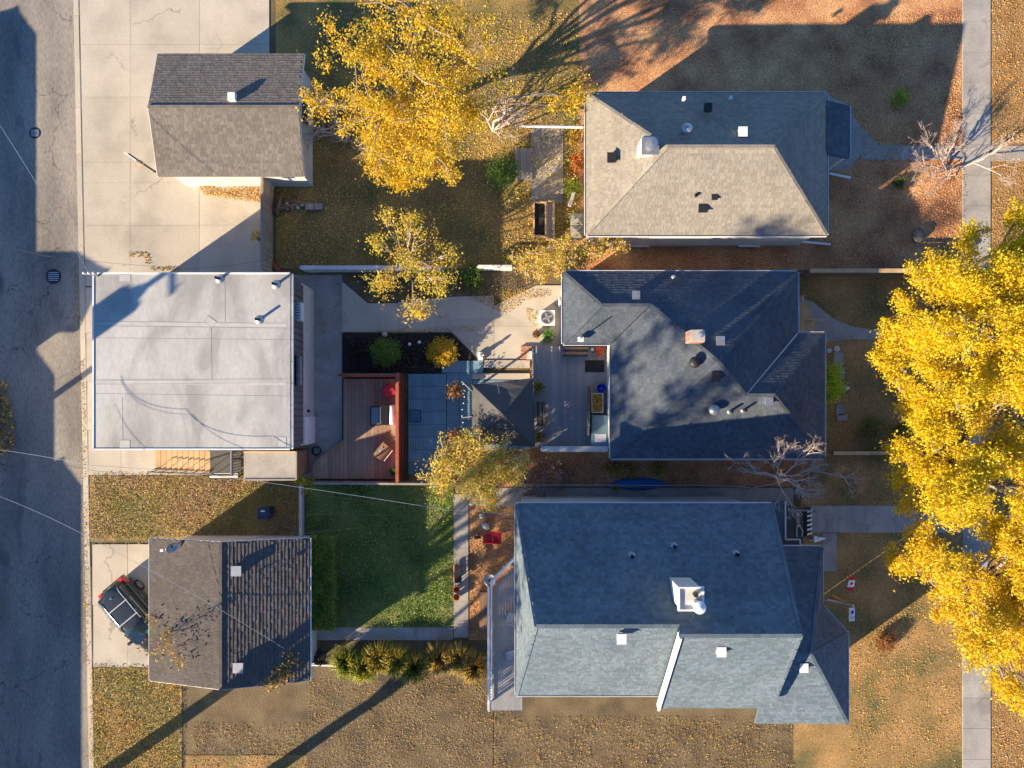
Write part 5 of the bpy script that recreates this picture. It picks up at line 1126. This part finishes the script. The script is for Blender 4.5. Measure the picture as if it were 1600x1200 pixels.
# ================================================================ parked car
HD = math.atan2(-.77,.64)                               # heading, local +x is forward
cb_ = Vector((*G(187,909)[:2],0)); fd = Vector((math.cos(HD),math.sin(HD),0)); cc_ = cb_+fd*2.18
car = thing('parked_car','black estate car with roof bars parked against the shake-roofed garage','car',(cc_.x,cc_.y,.045),rz=HD)
def sec(x,w0,w1,z0,z1,zb=None):
    zm = (z0+z1)/2 if zb is None else zb
    return [(x,-w0*.92,z0),(x,w0*.92,z0),(x,w0,z0+.12),(x,w0,zm),(x,w1,z1-.03),(x,w1*.93,z1),(x,-w1*.93,z1),(x,-w1,z1-.03),(x,-w0,zm),(x,-w0,z0+.12)]
bd_ = [sec(-2.2,.62,.58,.42,.80),sec(-2.12,.80,.74,.30,.92),sec(-1.8,.88,.82,.24,.98),sec(-1.0,.90,.84,.22,.99),sec(.6,.90,.84,.22,.98),sec(1.0,.90,.82,.22,.95),sec(1.6,.87,.78,.24,.88),sec(2.0,.78,.68,.28,.80),sec(2.16,.60,.54,.40,.70)]
def subd(o, lv=2):
    m_ = o.modifiers.new('round', 'SUBSURF'); m_.levels = lv; m_.render_levels = lv; return o
subd(MB().loft(bd_).build('body',M['carpaint'],car,local=True,smooth=True))
def ring(x0,x1,wr,wf,z,k): return [(x0+.10*k,-wr,z),(x0+.35,-wr-.03,z),((x0+x1)/2,-(wr+wf)/2-.04,z),(x1-.30,-wf-.02,z),(x1-.02,-wf*.8,z),(x1+.08,0,z),(x1-.02,wf*.8,z),(x1-.30,wf+.02,z),((x0+x1)/2,(wr+wf)/2+.04,z),(x0+.35,wr+.03,z),(x0+.10*k,wr,z),(x0-.04,0,z)]
MB().loft([ring(-2.12,1.05,.74,.76,.93,1),ring(-2.02,.72,.69,.70,1.2,1),ring(-1.86,.34,.60,.60,1.48,1)]).build('greenhouse',M['carglass'],car,local=True,smooth=True)
subd(MB().loft([ring(-1.90,.30,.60,.60,1.47,1),ring(-1.88,.27,.58,.58,1.53,1),ring(-1.6,.05,.40,.40,1.565,1)]).build('roof',M['carpaint'],car,local=True,smooth=True),1)
for k in (-1.25,-.62): MB().box((k,0,1.55),(.02,1.0,.012)).build('roof_seam',M['dark_metal'],car,local=True)
for s in (-1,1):
    MB().tube([(-1.75,s*.60,1.53),(-1.6,s*.61,1.60),(-.1,s*.61,1.60),(.1,s*.59,1.53)],.025,6).build('roof_rail',M['galv'],car,local=True)
    for xa,xb in ((-1.8,-1.95),(-1.15,-1.2),(-.35,-.35),(.28,1.0)): MB().bar((xa,s*.615,1.49),(xb,s*.775,.97),.07,.03).build('pillar',M['carpaint'],car,local=True)
    MB().box((.72,s*.98,1.0),(.16,.2,.12)).build('mirror',M['carpaint'],car,local=True)
    for x in (-1.35,1.38):
        wv = MB().tube([(x,s*.70,.31),(x,s*.915,.31)],.315,20).build('wheel',M['rubber'],car,local=True); MB().tube([(x,s*.86,.31),(x,s*.925,.31)],[.20,.20],20).build('rim',M['galv'],wv,loc=WL[wv.name],local=True)
        for k in range(5): MB().box((x+.11*math.cos(k*1.257),s*.93,.31+.11*math.sin(k*1.257)),(.05,.012,.05)).build('spoke_gap',M['black'],wv,loc=WL[wv.name],local=True)
    MB().loft([[(-2.16,s*.45,.72),(-2.16,s*.75,.72),(-2.16,s*.72,.97),(-2.16,s*.5,.97)],[(-1.72,s*.84,.74),(-1.72,s*.895,.74),(-1.80,s*.82,.985),(-1.80,s*.78,.985)]]).build('tail_light',M['red_plastic'],car,local=True)
    MB().box((2.02,s*.55,.68),(.22,.26,.12)).build('headlight',M['white_plastic'],car,local=True)
    for k in range(2): MB().box((-.75+k*.85,s*.905,.80),(.16,.03,.03)).build('door_handle',M['galv'],car,local=True)
for x in (-1.02,-.18): MB().box((x,0,1.625),(.05,1.36,.03)).build('cross_bar',M['galv'],car,local=True)
MB().add([(.42,-.55,1.46),(.42,.55,1.46),(1.06,.72,.985),(1.06,-.72,.985)],((3,2,1,0),)).build('windscreen',M['carglass'],car,local=True)
MB().box((.8,.25,1.16),(.5,.45,.03),ry=.62).build('sunshade',M['cloth_green'],car,local=True)
MB().box((-2.2,0,.45),(.14,1.3,.2)).build('rear_bumper',M['carpaint'],car,local=True); MB().box((-2.08,0,.93),(.12,1.1,.08)).build('rear_spoiler',M['black'],car,local=True)
MB().lathe((-1.55,.05,1.555),[(.05,0),(.03,.05),(.01,.1)],8).build('antenna_fin',M['white_plastic'],car,local=True)
MB().bar((1.0,-.6,.965),(1.12,.3,.94),.025,.02).build('wiper',M['black'],car,local=True)
# ================================================================ overhead wires and the alley pole
pb0 = Vector((*G(-95,744)[:2],0))
up = thing('utility_pole','tall wooden utility pole with transformer standing beyond the alley','pole',pb0)
MB().tube([(0,0,-.1),(0,0,11.4)],[.17,.12],10).build('pole',M['wood_grey'],up,local=True); MB().box((0,0,10.9),(.12,2.4,.12)).build('cross_arm',M['wood_grey'],up,local=True)
for k in range(3): MB().lathe((.38*math.cos(k*2.09+.6),.42*math.sin(k*2.09+.6),8.9),[(.26,0),(.29,.1),(.29,1.15),(.2,1.25)],14).build('transformer',M['galv'],up,local=True)
for k in range(4): MB().lathe((0,-1.0+k*.66,10.96),[(.03,0),(.05,.08),(.02,.14)],8).build('insulator',M['white_plastic'],up,local=True)
def wire(label, pts, r=.011, sag=.25):
    P = []
    for i in range(len(pts)-1):
        a,b = Vector(pts[i]),Vector(pts[i+1])
        for k in range(12): t = k/12; P.append(a.lerp(b,t)-Vector((0,0,sag*4*t*(1-t))))
    P.append(Vector(pts[-1])); o = MB().tube([p-P[0] for p in P],r,4).build('overhead_wire',M['dark_metal' if r < .0085 else 'galv'],None,loc=P[0],local=True); tag(o,label,'wire','overhead wires')
wire('pale wire sloping from the upper alley to the flat garage corner',[G(-30,150,6),(gx0+.2,gy1-.12,ZG+.75)],.0086)
wire('thin wire crossing the upper driveway above the flat garage',[G(-20,378,6.5),G(82,402,6),G(300,420,5.2),G(425,404,4.6)],.006)
wire('thin wire crossing the alley below the flat garage',[G(-20,700,6.5),G(140,727,6),G(330,742,5.5),G(700,797,4.8),G(806,805,5.5)],.0086)
wire('second thin wire running just below the flat garage stair',[G(-20,708,6.5),G(150,736,6),G(400,760,5.2),G(720,806,4.8),G(810,812,5.5)],.006)
wire('pale wire sloping from the lower alley to the shake-roofed garage',[G(-20,768,6),G(150,846,5),G(445,1014,3.4)],.0086)
wire('level wire over the recycling bin and the dark lawn',[G(-20,742,6.4),G(250,796,5.2),G(420,804,4.8),G(740,808,5),G(806,806,5.6)],.006)
wire('thin wire from the shake-roofed garage corner over the dark lawn',[G(400,840,3.4),G(483,832,3.5),G(710,812,5),G(806,801,5.6)],.006)
# ================================================================ trees and shrubs
def B(px,py,z,r,sh=1.0,rz=None): return (G(px,py,z), (r,r,rz or r*.75), sh)
# three big yellow street trees
def crown_blobs(outline, region, n, zc=(6.2,9.2)):
    """ragged boughs (px, py, z, r) out to the edge of the crown, and many small lobes through its body"""
    L = [B(px,py,z,r,r*r*.8) for px,py,z,r in outline]
    for x,y in in_poly(region, n):
        r = random.uniform(.5,.95); L.append(B(x,y,random.uniform(*zc),r,r*r*.9))
    return L
tree('street_tree','tall golden-yellow street tree, topmost of three beside the sidewalk', G(1455,490),
  crown_blobs([(1522,362,5.8,.45),(1508,395,5.8,.5),(1458,412,5.5,.45),(1438,432,5.6,.5),(1410,478,5.3,.45),(1387,518,5.2,.4),(1415,515,5.8,.6),(1395,542,5.4,.45),(1590,345,6.5,.6),(1374,562,5.2,.3)],
        [(1600,352),(1660,380),(1660,560),(1440,560),(1430,490),(1470,430),(1520,410),(1560,380)],34), .28, G(1470,490,3.4), YEL, 1000, 92, .082, clump_r=.21, fingers=2, twig=.016, bark='bark_mid')
tree('street_tree','tall golden-yellow street tree, middle of three beside the sidewalk', G(1450,720),
  crown_blobs([(1377,560,5.2,.35),(1402,567,5.6,.5),(1397,592,5.4,.45),(1432,610,6,.6),(1407,640,5.3,.35),(1440,650,5.9,.5),(1397,697,5.3,.4),(1420,705,5.8,.6),(1410,742,5.5,.5),(1425,790,5.8,.55),(1432,825,5.6,.4)],
        [(1450,560),(1660,560),(1660,820),(1460,820),(1440,750),(1450,640)],42), .28, G(1468,712,3.4), YEL, 1080, 92, .082, clump_r=.21, fingers=2, twig=.016, bark='bark_mid')
tree('street_tree','tall golden-yellow street tree, lowest of three beside the sidewalk', G(1475,930),
  crown_blobs([(1398,868,5.2,.35),(1425,872,5.7,.5),(1412,890,5.4,.4),(1455,882,6.2,.6),(1480,920,6.2,.6),(1472,955,5.6,.3),(1500,950,6,.55),(1512,985,6,.5),(1530,1025,5.8,.4),(1445,850,6,.55),(1565,1060,6,.6)],
        [(1460,820),(1660,820),(1660,1180),(1590,1100),(1530,1000),(1490,910)],36), .26, G(1492,925,3.2), [(.88,.64,.02),(.85,.58,.03),(.90,.69,.05),(.82,.52,.03),(.74,.60,.04)], 940, 92, .082, clump_r=.21, fingers=2, twig=.016, bark='bark_mid')
# back-yard trees
tree('yard_tree','large golden-yellow tree in the leafy back yard above the small tree', G(640,185),
  [B(600,180,6.5,1.5,1.2),B(690,180,7,1.6,1.3),B(640,225,6,1.4,1.2),B(590,240,5,1.0,.7),B(680,245,5.5,1.1,.7),B(630,275,4.6,.8,.6),B(730,175,6.5,.9,.5),B(560,175,5.5,.9,.3),B(640,110,7,2.0,1.2),B(720,90,7,1.9,1),B(570,70,7,1.8,1),B(660,30,8,2.0,1),B(500,160,5,.7,.2),B(890,150,4.5,.9,.5)],
  .22, G(640,190,2.6), YEL2, 400, 85, .082, clump_r=.22, fingers=3, twig=.018, bark='bark_mid')
bare_tree('bare_tree','bare grey-pink tree to the left of the golden yard tree', G(545,215), [((-.2,.2,1),1.6,.09),((-.7,-.1,.8),1.5,.06),((.1,-.5,.8),1.4,.06),((-.5,.6,.8),1.5,.06),((.4,.5,.8),1.4,.05)], depth=5, spread=.5, ratio=.66)
bare_tree('bare_tree','bare grey-pink tree to the right of the golden yard tree', G(770,205), [((.3,.1,1),1.4,.08),((.5,.6,.7),1.4,.06),((-.3,.5,.8),1.4,.06),((.3,-.5,.7),1.2,.035),((.8,.2,.6),1.2,.035)], depth=5, spread=.5, ratio=.66)
tree('small_yard_tree','small half-bare lime-yellow tree above the patio', G(642,420),
  [B(640,400,3.6,1.5,1.2),B(600,440,3.3,.9,.7),B(680,440,3.4,1.0,.8),B(640,350,3.4,.9,.6),B(700,400,3.3,.8,.35),B(650,480,3.2,.7,.6),B(590,380,3.2,.7,.3),B(600,340,3.2,.5,.2)], .09, G(642,425,1.2), LIME, 150, 36, .085, bark='bark_pale', clump_r=.2, twig=.02)
tree('large_bush','big yellow-green bush below the gazebo beside the deck', G(738,735),
  [B(700,720,3.3,1.0,1),B(740,750,3.5,1.1,1.2),B(780,725,3.4,1.0,1),B(720,690,3.5,.6,.5),B(690,745,3.1,.8,.7),B(765,770,3.1,.8,.7),B(800,735,3.2,.7,.5),B(750,705,3.6,.7,.4)], .07, G(738,738,.6), MIXY, 300, 34, .09, cat='bush', clump_r=.2, twig=.016, bark='bark_pale', fingers=2)
bare_tree('twiggy_bush','pinkish twiggy bush between the yellow bush and the bungalow', G(850,738), [((-.6,.2,.5),.8,.03),((.5,.2,.5),.8,.03),((.1,.6,.5),.7,.03),((0,-.5,.5),.8,.03),((.9,-.2,.4),.9,.03),((-.9,-.2,.4),.8,.03)], depth=3, cat='bush', leafpal=PINK, nleaf=1300, leaf=.10, spread=.5)
for px,py,r,h,n,lb in ((955,730,.55,1.0,380,'dark olive shrub at the corner of the bungalow wall'),(985,733,.5,.9,300,'brownish shrub between bungalow wall and blue kayak'),(1025,730,.55,1.0,420,'yellow-olive shrub above the end of the blue kayak'),(958,762,.25,.8,160,'small olive sprig overhanging the side walkway')):
    shrub('wall_shrub',lb,G(px,py),r,h,n,.10,[(.34,.29,.05),(.5,.4,.06),(.24,.19,.05),(.66,.5,.08)],group='shrubs along the bungalow wall')
def tall_dirs(base, h, dirs, r):                         # a clear stem, then a spreading head
    e = Vector(base)+Vector((0,0,h)); return [((*d_[:3],*e),L,r_) for d_,L,r_ in dirs]
b_ = G(1164,733); t_ = bare_tree('bare_tree','bare pale tree between the slate bungalow and the tall house', b_, tall_dirs(b_,4.4,[((.2,0,1),1.2,.04),((-.9,.15,.4),1.3,.035),((.6,.6,.5),1.2,.035),((.8,-.4,.4),1.2,.035),((.1,.9,.5),1.1,.03),((-.4,.7,.6),1.1,.03),((.3,-.9,.4),1.1,.03),((.95,.1,.4),1.1,.03)],0), depth=5, spread=.42, lift=.05, ratio=.66)
MB().tube([b_,b_+Vector((.05,.03,2.2)),b_+Vector((0,0,4.45))],[.11,.085,.07],7).build('stem',M['bark_pale'],t_)
b_ = G(1258,734); t_ = bare_tree('twiggy_bush','small salmon-coloured tree beside the bare pale tree', b_, tall_dirs(b_,4.4,[((.5,.3,.5),.5,.025),((-.5,.3,.5),.5,.025),((.2,-.6,.5),.5,.025),((.8,-.1,.4),.5,.025)],0), depth=3, cat='bush', leafpal=[(.6,.36,.22),(.5,.3,.2)], nleaf=520, leaf=.08)
MB().tube([b_,b_+Vector((.05,.03,2.2)),b_+Vector((0,0,4.45))],[.06,.05,.04],6).build('trunk',M['bark_pale'],t_)
bare_tree('bare_tree','bare pale tree leaning over the upper sidewalk', G(1478,266), [((-1,.0,.6),1.5,.045),((-.8,.6,.6),1.5,.036),((-.9,-.35,.6),1.5,.036),((-.5,.3,.8),1.3,.05),((-.35,-.6,.6),1.2,.045),((.9,.2,.45),1.7,.06),((-.1,.8,.6),1.2,.04)], depth=5, spread=.45, ratio=.66, lift=.06)
# shrubs
shrub('conifer_shrub','rounded green conifer shrub in the dark garden bed',G(606,553,.1),.85,1.2,4200,.075,[(.18,.30,.05),(.25,.36,.06),(.13,.23,.045),(.34,.36,.05)],shell=.4)
shrub('golden_shrub','bright golden-orange shrub in the dark garden bed',G(693,552,.1),.78,1.0,3200,.085,[(.88,.52,.03),(.80,.44,.03),(.9,.6,.06),(.5,.45,.05)],shell=.4)
for px,py,lb in ((560,545,'low dark plant at the near end of the mulch bed'),(640,560,'low dark plant between the two garden lights and the fence'),(665,560,'low reddish plant beside the golden shrub')):
    shrub('low_plant',lb,G(px,py,.1),.38,.3,260,.09,[(.05,.045,.03),(.10,.075,.04),(.16,.08,.05)],cat='plant',group='low plants in the dark bed')
shrub('evergreen_shrub','dark evergreen shrub beside the weathered plank stack',G(785,272),.95,1.3,3600,.08,GREEN,shell=.45)
shrub('evergreen_shrub','dark evergreen shrub in the rock bed above the patio',G(735,436,.04),.75,.9,1900,.08,GREEN,shell=.45)
tree('small_yard_tree','low half-bare yellow-green tree spreading between the two bungalows', G(880,415),
  [B(820,408,2.4,.6,.7),B(850,400,2.8,.6,.8),B(845,422,2.4,.5,.6),B(885,395,3.0,.55,.8),B(880,418,2.9,.5,.7),B(915,392,2.8,.5,.7),B(940,385,2.6,.5,.6),B(965,385,2.4,.4,.4),B(905,412,2.6,.4,.5)], .07, G(875,412,.5), MIXY+[(.62,.36,.24)], 190, 30, .085, bark='bark_pale', clump_r=.19, twig=.014, fingers=2)
shrub('wall_shrub','bright green shrub with pale branch against the tan bungalow',G(893,300),.55,.9,900,.09,LGREEN)
shrub('wall_shrub','orange-red shrub against the tan bungalow wall',G(900,262),(.45,.7),.9,900,.10,[(.6,.22,.05),(.5,.14,.05),(.6,.34,.06)])
shrub('wall_shrub','golden shrub above the orange-red one at the tan bungalow',G(897,218),(.4,.7),.9,700,.10,GOLD)
shrub('lime_shrub','bright lime-green shrub against the street side of the slate bungalow',G(1291,600),(.75,1.15),1.3,3000,.09,[(.60,.66,.03),(.50,.57,.03),(.68,.68,.06)],shell=.4)
shrub('front_shrub','soft olive shrub on the bungalow front lawn nearer the house',G(1360,668),(.75,.6),.6,900,.10,[(.30,.30,.07),(.38,.36,.08),(.22,.21,.07)],shell=.6)
shrub('front_shrub','soft olive shrub on the bungalow front lawn under the golden trees',G(1408,668),(.6,.55),.6,700,.10,[(.28,.30,.07),(.36,.36,.08)],shell=.6)
shrub('round_bush','round rusty-orange bush on the lower front lawn',G(1378,1000),.62,.75,1700,.075,[(.42,.20,.07),(.32,.15,.06),(.5,.26,.10)],shell=.5)
shrub('front_shrub','small dark green shrub in the tan bungalow front yard',G(1401,288),.4,.6,420,.09,GREEN)
shrub('front_shrub','leafy lime shrub at the top of the tan bungalow front yard',G(1400,160),.5,.9,700,.10,LGREEN)
o = MB().ball((0,0,.18),(.32,.4,.28),9,6).build('garden_stone',M['canvas'],None,loc=G(1432,369),local=True); tag(o,'dark boulder on the tan bungalow front yard','stone')
shrub('leafy_sapling','bright lime sapling at the corner of the lean-to shed',G(487,752),.6,1.6,420,.14,[(.45,.45,.05),(.55,.5,.06),(.35,.38,.05)])
shrub('corner_sapling','sparse twiggy sapling by the board fence at the driveway',G(408,375),.35,1.4,60,.13,LIME,cat='sapling')
# clipped hedge
hd = thing('clipped_hedge','long clipped dark green hedge beside the shake-roofed garage','hedge',(*G(503,912,1.2)[:2],0))
n = 15000; a,b = G(484,985,1.2),G(523,838,1.2); pts = rng.uniform(0,1,(n,3))*np.array([b.x-a.x,b.y-a.y,1.25])+np.array([a.x,a.y,.02]); sel = rng.random(n) < .72; pts[sel,2] = 1.0+rng.random(sel.sum())*.34+.10*np.sin(pts[sel,0]*5)*np.sin(pts[sel,1]*4)
leaves_mesh('foliage',pts,rng.uniform(.05,.11,n),pick([(.20,.34,.06),(.14,.27,.05),(.28,.40,.08),(.48,.40,.08)],n),M['leafmat'],hd,flat=.5)
mb = MB()
for k in range(14): limb(mb,(random.uniform(a.x+.3,b.x-.3),a.y+(b.y-a.y)*(k+.5)/14,-.05),(random.uniform(a.x+.2,b.x-.2),a.y+(b.y-a.y)*(k+.5)/14,1.05),.04,.01,5,.1,4)
mb.build('stem',M['bark'],hd)
# ornamental grasses
def grass_clump(label, px, py, r, h, n, pal):
    t = thing('ornamental_grass',label,'grass clump',G(px,py,.02),'ornamental grasses at the foot of the garden'); c = G(px,py,.02); mb = MB(); mb.c = []; cs = pick(pal,n)
    for i in range(n):
        an = random.uniform(0,6.283); rr = r*random.uniform(.4,1.1); d = Vector((math.cos(an),math.sin(an),0)); s = Vector((-d.y,d.x,0))*.02; p0 = c+d*random.uniform(0,r*.35); p1 = p0+d*rr*.5+Vector((0,0,h*random.uniform(.7,1.1))); p2 = p0+d*rr+Vector((0,0,h*random.uniform(.3,.8)))
        mb.add([p0-s,p0+s,p1+s,p1-s,p2],((0,1,2,3),(3,2,4))); mb.c += [(*cs[i],1)]*5
    o = mb.build('blades',M['leafmat'],t); o['kind'] = 'stuff'
i = 0
names = ['green clump nearest the folding chair','lime clump second from the folding chair','yellow clump under the path middle','tall gold clump in the row centre','olive clump right of the row centre','dry clump two from the balcony','pale clump next to the balcony hatch','straw clump nearest the balcony deck']
for px in (545,572,598,622,650,690,718,742):
    grass_clump('ornamental grass, '+names[i],px,1028+8*math.sin(i*2),.85,.9,520,[[(.30,.33,.05),(.22,.27,.04),(.4,.38,.06)],[(.4,.40,.05),(.5,.42,.06),(.3,.32,.05)],[(.55,.42,.08),(.45,.36,.06),(.35,.3,.05)],[(.55,.45,.08),(.4,.36,.06)],[(.24,.24,.05),(.32,.28,.06)],[(.5,.33,.1),(.4,.3,.07)],[(.5,.38,.12),(.42,.34,.08)],[(.5,.34,.1),(.36,.26,.07)]][i]); i += 1
bare_tree('roadside_sapling','sparse golden sapling leaning over the lower edge of the shake roof',G(480,985),[((-.1,-.2,1),2.0,.04),((-.3,-.4,1),1.9,.03),((-.05,-.4,1),1.7,.03)],depth=3,leafpal=GOLD,nleaf=420,leaf=.13,spread=.28,bark='bark')
bare_tree('roadside_sapling','sparse golden sapling at the driveway foot of the shake roof',G(296,950),[((.1,-.1,1),2.1,.03),((.15,-.3,1),2.0,.03)],depth=3,leafpal=GOLD,nleaf=200,leaf=.13,spread=.25,bark='bark')
# ================================================================ beyond the frame: row of garages across the alley and shade trees
def far_garage(name,label,xe,y0p,y1p,ze,zr,axis='y'):
    x1 = G(xe,0).x; x0 = x1-6; ya,yb = G(0,y1p).y,G(0,y0p).y
    gable(name,label,'garage',((x0+x1)/2,(ya+yb)/2,0),x0,x1,ya,yb,ze,zr,axis,'white_siding','shingle_brown',gut=False)
far_garage('alley_garage','garage across the alley opposite the concrete driveway',-140,190,566,3.0,3.9)
far_garage('alley_garage','tall loft garage across the alley opposite the flat garage',-150,586,706,4.2,4.9,'x')
far_garage('alley_garage','garage across the alley opposite the flat garage stair',-112,722,884,3.0,3.9)
far_garage('alley_garage','long garage across the alley opposite the parked car',-76,900,1500,3.1,4.0)
def shade_tree(label, px, py, h, r, n, pal=DRY+GOLD):
    c = G(px,py); bl = [(c+Vector((random.gauss(0,r*.45),random.gauss(0,r*.45),h*random.uniform(.55,1))),(r*.42,r*.42,r*.4),1) for _ in range(9)]
    tree('shade_tree',label,c,bl,.28,c+Vector((0,0,h*.35)),pal,n,30,.27,clump_r=.42,twig=.04)
shade_tree('tall half-bare tree beyond the bottom of the view beside the alley',128,1232,20,4.0,190)
shade_tree('half-bare tree beyond the bottom of the view below the shake roof',289,1300,16,3.2,90)
sheet('back_lawn',[(290,1180),(480,1180),(480,1500),(290,1500)],.022,'front_lawn'); sheet('back_lawn',[(480,1262),(1240,1262),(1240,1500),(480,1500)],.024,'front_lawn')
scatter('brown leaves over the yard below the ornamental grasses',[[(482,1060),(800,1060),(800,1255),(482,1255)],[(300,1130),(480,1130),(480,1255),(300,1255)],[(800,1120),(1240,1120),(1240,1255),(800,1255)]],220,.05,LITTER,clump=.6)
# ================================================================ fallen leaves
back = [(433,285),(905,285),(905,418),(433,418)]; back2 = [(487,20),(905,20),(905,285),(487,285)]
scatter('golden fallen leaves covering the back yard below the golden tree',[back,back2],330,.052,[(.24,.22,.06),(.42,.28,.08),(.60,.38,.08),(.78,.50,.09),(.88,.64,.14),(.50,.30,.10),(.34,.20,.09)],clump=.6)
scatter('brown fallen leaves covering the tan bungalow side yard',[[(985,386),(1500,386),(1500,420),(985,420)],[(1296,20),(1500,20),(1500,386),(1296,386)]],300,.048,[(.60,.25,.11),(.74,.35,.14),(.46,.18,.08),(.80,.46,.19),(.32,.14,.07),(.74,.45,.14)],clump=.8)
scatter('scattered leaves on the slate bungalow front lawn',[[(1255,436),(1500,436),(1500,500),(1330,508),(1255,465)],[(1290,540),(1500,540),(1500,702),(1290,702)]],230,.045,FRONT,clump=.5)
scatter('scattered leaves on the tall house front lawn',[[(1310,834),(1500,834),(1500,1230),(1330,1230)],[(1290,712),(1500,712),(1500,788),(1290,788)]],220,.045,FRONT,clump=.5)
scatter('orange leaves carpeting the boulevard beside the sidewalk',[[(1549,-50),(1640,-50),(1640,1250),(1549,1250)]],260,.055,[(.50,.28,.10),(.42,.22,.08),(.56,.34,.14)],clump=.9)
scatter('dry grass and leaves in the strip below the flat garage',[[(140,744),(470,744),(470,842),(140,842)]],620,.05,[(.24,.26,.06),(.42,.38,.10),(.50,.36,.13),(.62,.36,.10),(.58,.30,.09),(.62,.46,.20),(.55,.36,.24),(.46,.28,.17)],tall=.10,flat=.5,name='dry_grass')
scatter('dry grass and leaves at the lower alley edge',[[(142,1040),(284,1040),(284,1250),(142,1250)]],560,.05,[(.35,.30,.08),(.55,.40,.10),(.66,.44,.10),(.62,.34,.08)],tall=.10,flat=.5,name='dry_grass')
scatter('short green grass of the dark lawn',[[(522,756),(707,756),(707,978),(522,978)]],600,.05,[(.15,.25,.03),(.21,.31,.05),(.30,.34,.07),(.10,.17,.03)],tall=.05,flat=.3,name='lawn_grass',cat='grass')
scatter('pale leaves sprinkled over the dark lawn',[[(480,756),(707,756),(707,978),(480,978)]],26,.06,[(.45,.34,.14),(.5,.42,.2),(.32,.2,.08)],z=.09)
scatter('rusty leaves and dry stalks on the garden beside the garden path',[[(733,792),(806,792),(806,860),(762,905),(762,1000),(733,1000)]],320,.055,DRY+LITTER,clump=.7)
scatter('brown leaves in the shaded strip along the slate bungalow',[[(830,716),(1290,716),(1290,760),(830,760)]],260,.05,[(.44,.18,.10),(.56,.26,.14),(.30,.14,.08)],clump=.6)
scatter('golden leaf drift along the white gable garage wall',[[(308,287),(330,286),(345,295),(415,292),(416,318),(370,312),(320,306)]],900,.055,[(.66,.38,.10),(.58,.30,.08),(.74,.46,.14)],z=.05,tall=.08,flat=.9)
scatter('small leaf drifts on the lower edge of the driveway',[[(200,394),(232,394),(238,412),(230,414),(224,402),(202,402)],[(236,417),(285,417),(280,424),(240,424)]],330,.07,[(.45,.28,.08),(.5,.34,.1)],z=.05,flat=.9)
scatter('golden leaves drifted along the patio edge',[[(720,452),(862,452),(862,462),(825,468),(790,492),(740,468)],[(820,480),(842,488),(838,510),(826,505)],[(826,560),(834,560),(834,592),(826,592)],[(530,520),(740,508),(742,518),(530,524)]],420,.05,GOLD,z=.06,clump=.7)
scatter('yellow leaves dotted over the back path',[[(805,200),(905,200),(905,378),(805,378)]],90,.07,YEL2+GOLD,z=.05,clump=.5)
scatter('stray leaves on the concrete pad and plank deck',[[(494,440),(700,440),(700,518),(494,518)],[(494,520),(533,520),(533,690),(494,690)]],4,.08,GOLD,z=.06)
scatter('stray leaves on the plank deck',[[(490,725),(533,692),(533,594),(618,594),(618,744),(490,744)]],5,.07,GOLD,z=.262)
scatter('stray leaves on the alley kerb',[[(126,560),(132,560),(140,1040),(133,1040)],[(112,400),(120,400),(128,520),(121,520)]],240,.055,GOLD,z=.045,clump=.4)
scatter('leaves drifted along walls and paving edges',[[(146,738),(330,738),(330,743),(146,743)],[(488,746),(625,746),(625,752),(488,752)],[(533,590),(537,590),(537,690),(533,690)],[(497,480),(505,480),(508,520),(497,530)],[(709,770),(713,770),(713,990),(709,990)],[(1500,260),(1508,260),(1508,900),(1500,900)],[(286,850),(300,850),(300,1040),(292,1040)],[(127,846),(300,846),(300,851),(127,851)],[(733,762),(1200,786),(1200,790),(733,790)]],150,.055,GOLD+DRY,z=.06,clump=.3)
scatter('weeds and dry leaves along the far alley edge',[[(-20,590),(10,595),(24,650),(26,700),(5,712),(-20,700)]],260,.11,GOLD+DRY+[(.2,.2,.05)],z=.03,tall=.25,flat=.3,name='alley_weeds',cat='weeds')
scatter('dead plants and stones of the rock bed above the patio',[[(560,430),(850,430),(832,446),(788,464),(702,458),(580,468)]],260,.06,[(.12,.10,.06),(.2,.15,.08),(.08,.07,.06),(.16,.16,.05)],z=.06,tall=.25,flat=.3,name='bed_plants',cat='plants')
scatter('dead dark plants in the mulch bed',[[(540,524),(702,524),(735,555),(690,580),(540,580)]],90,.09,[(.04,.035,.03),(.09,.06,.04),(.14,.08,.05)],z=.11,tall=.1,flat=.4,name='bed_plants',cat='plants')
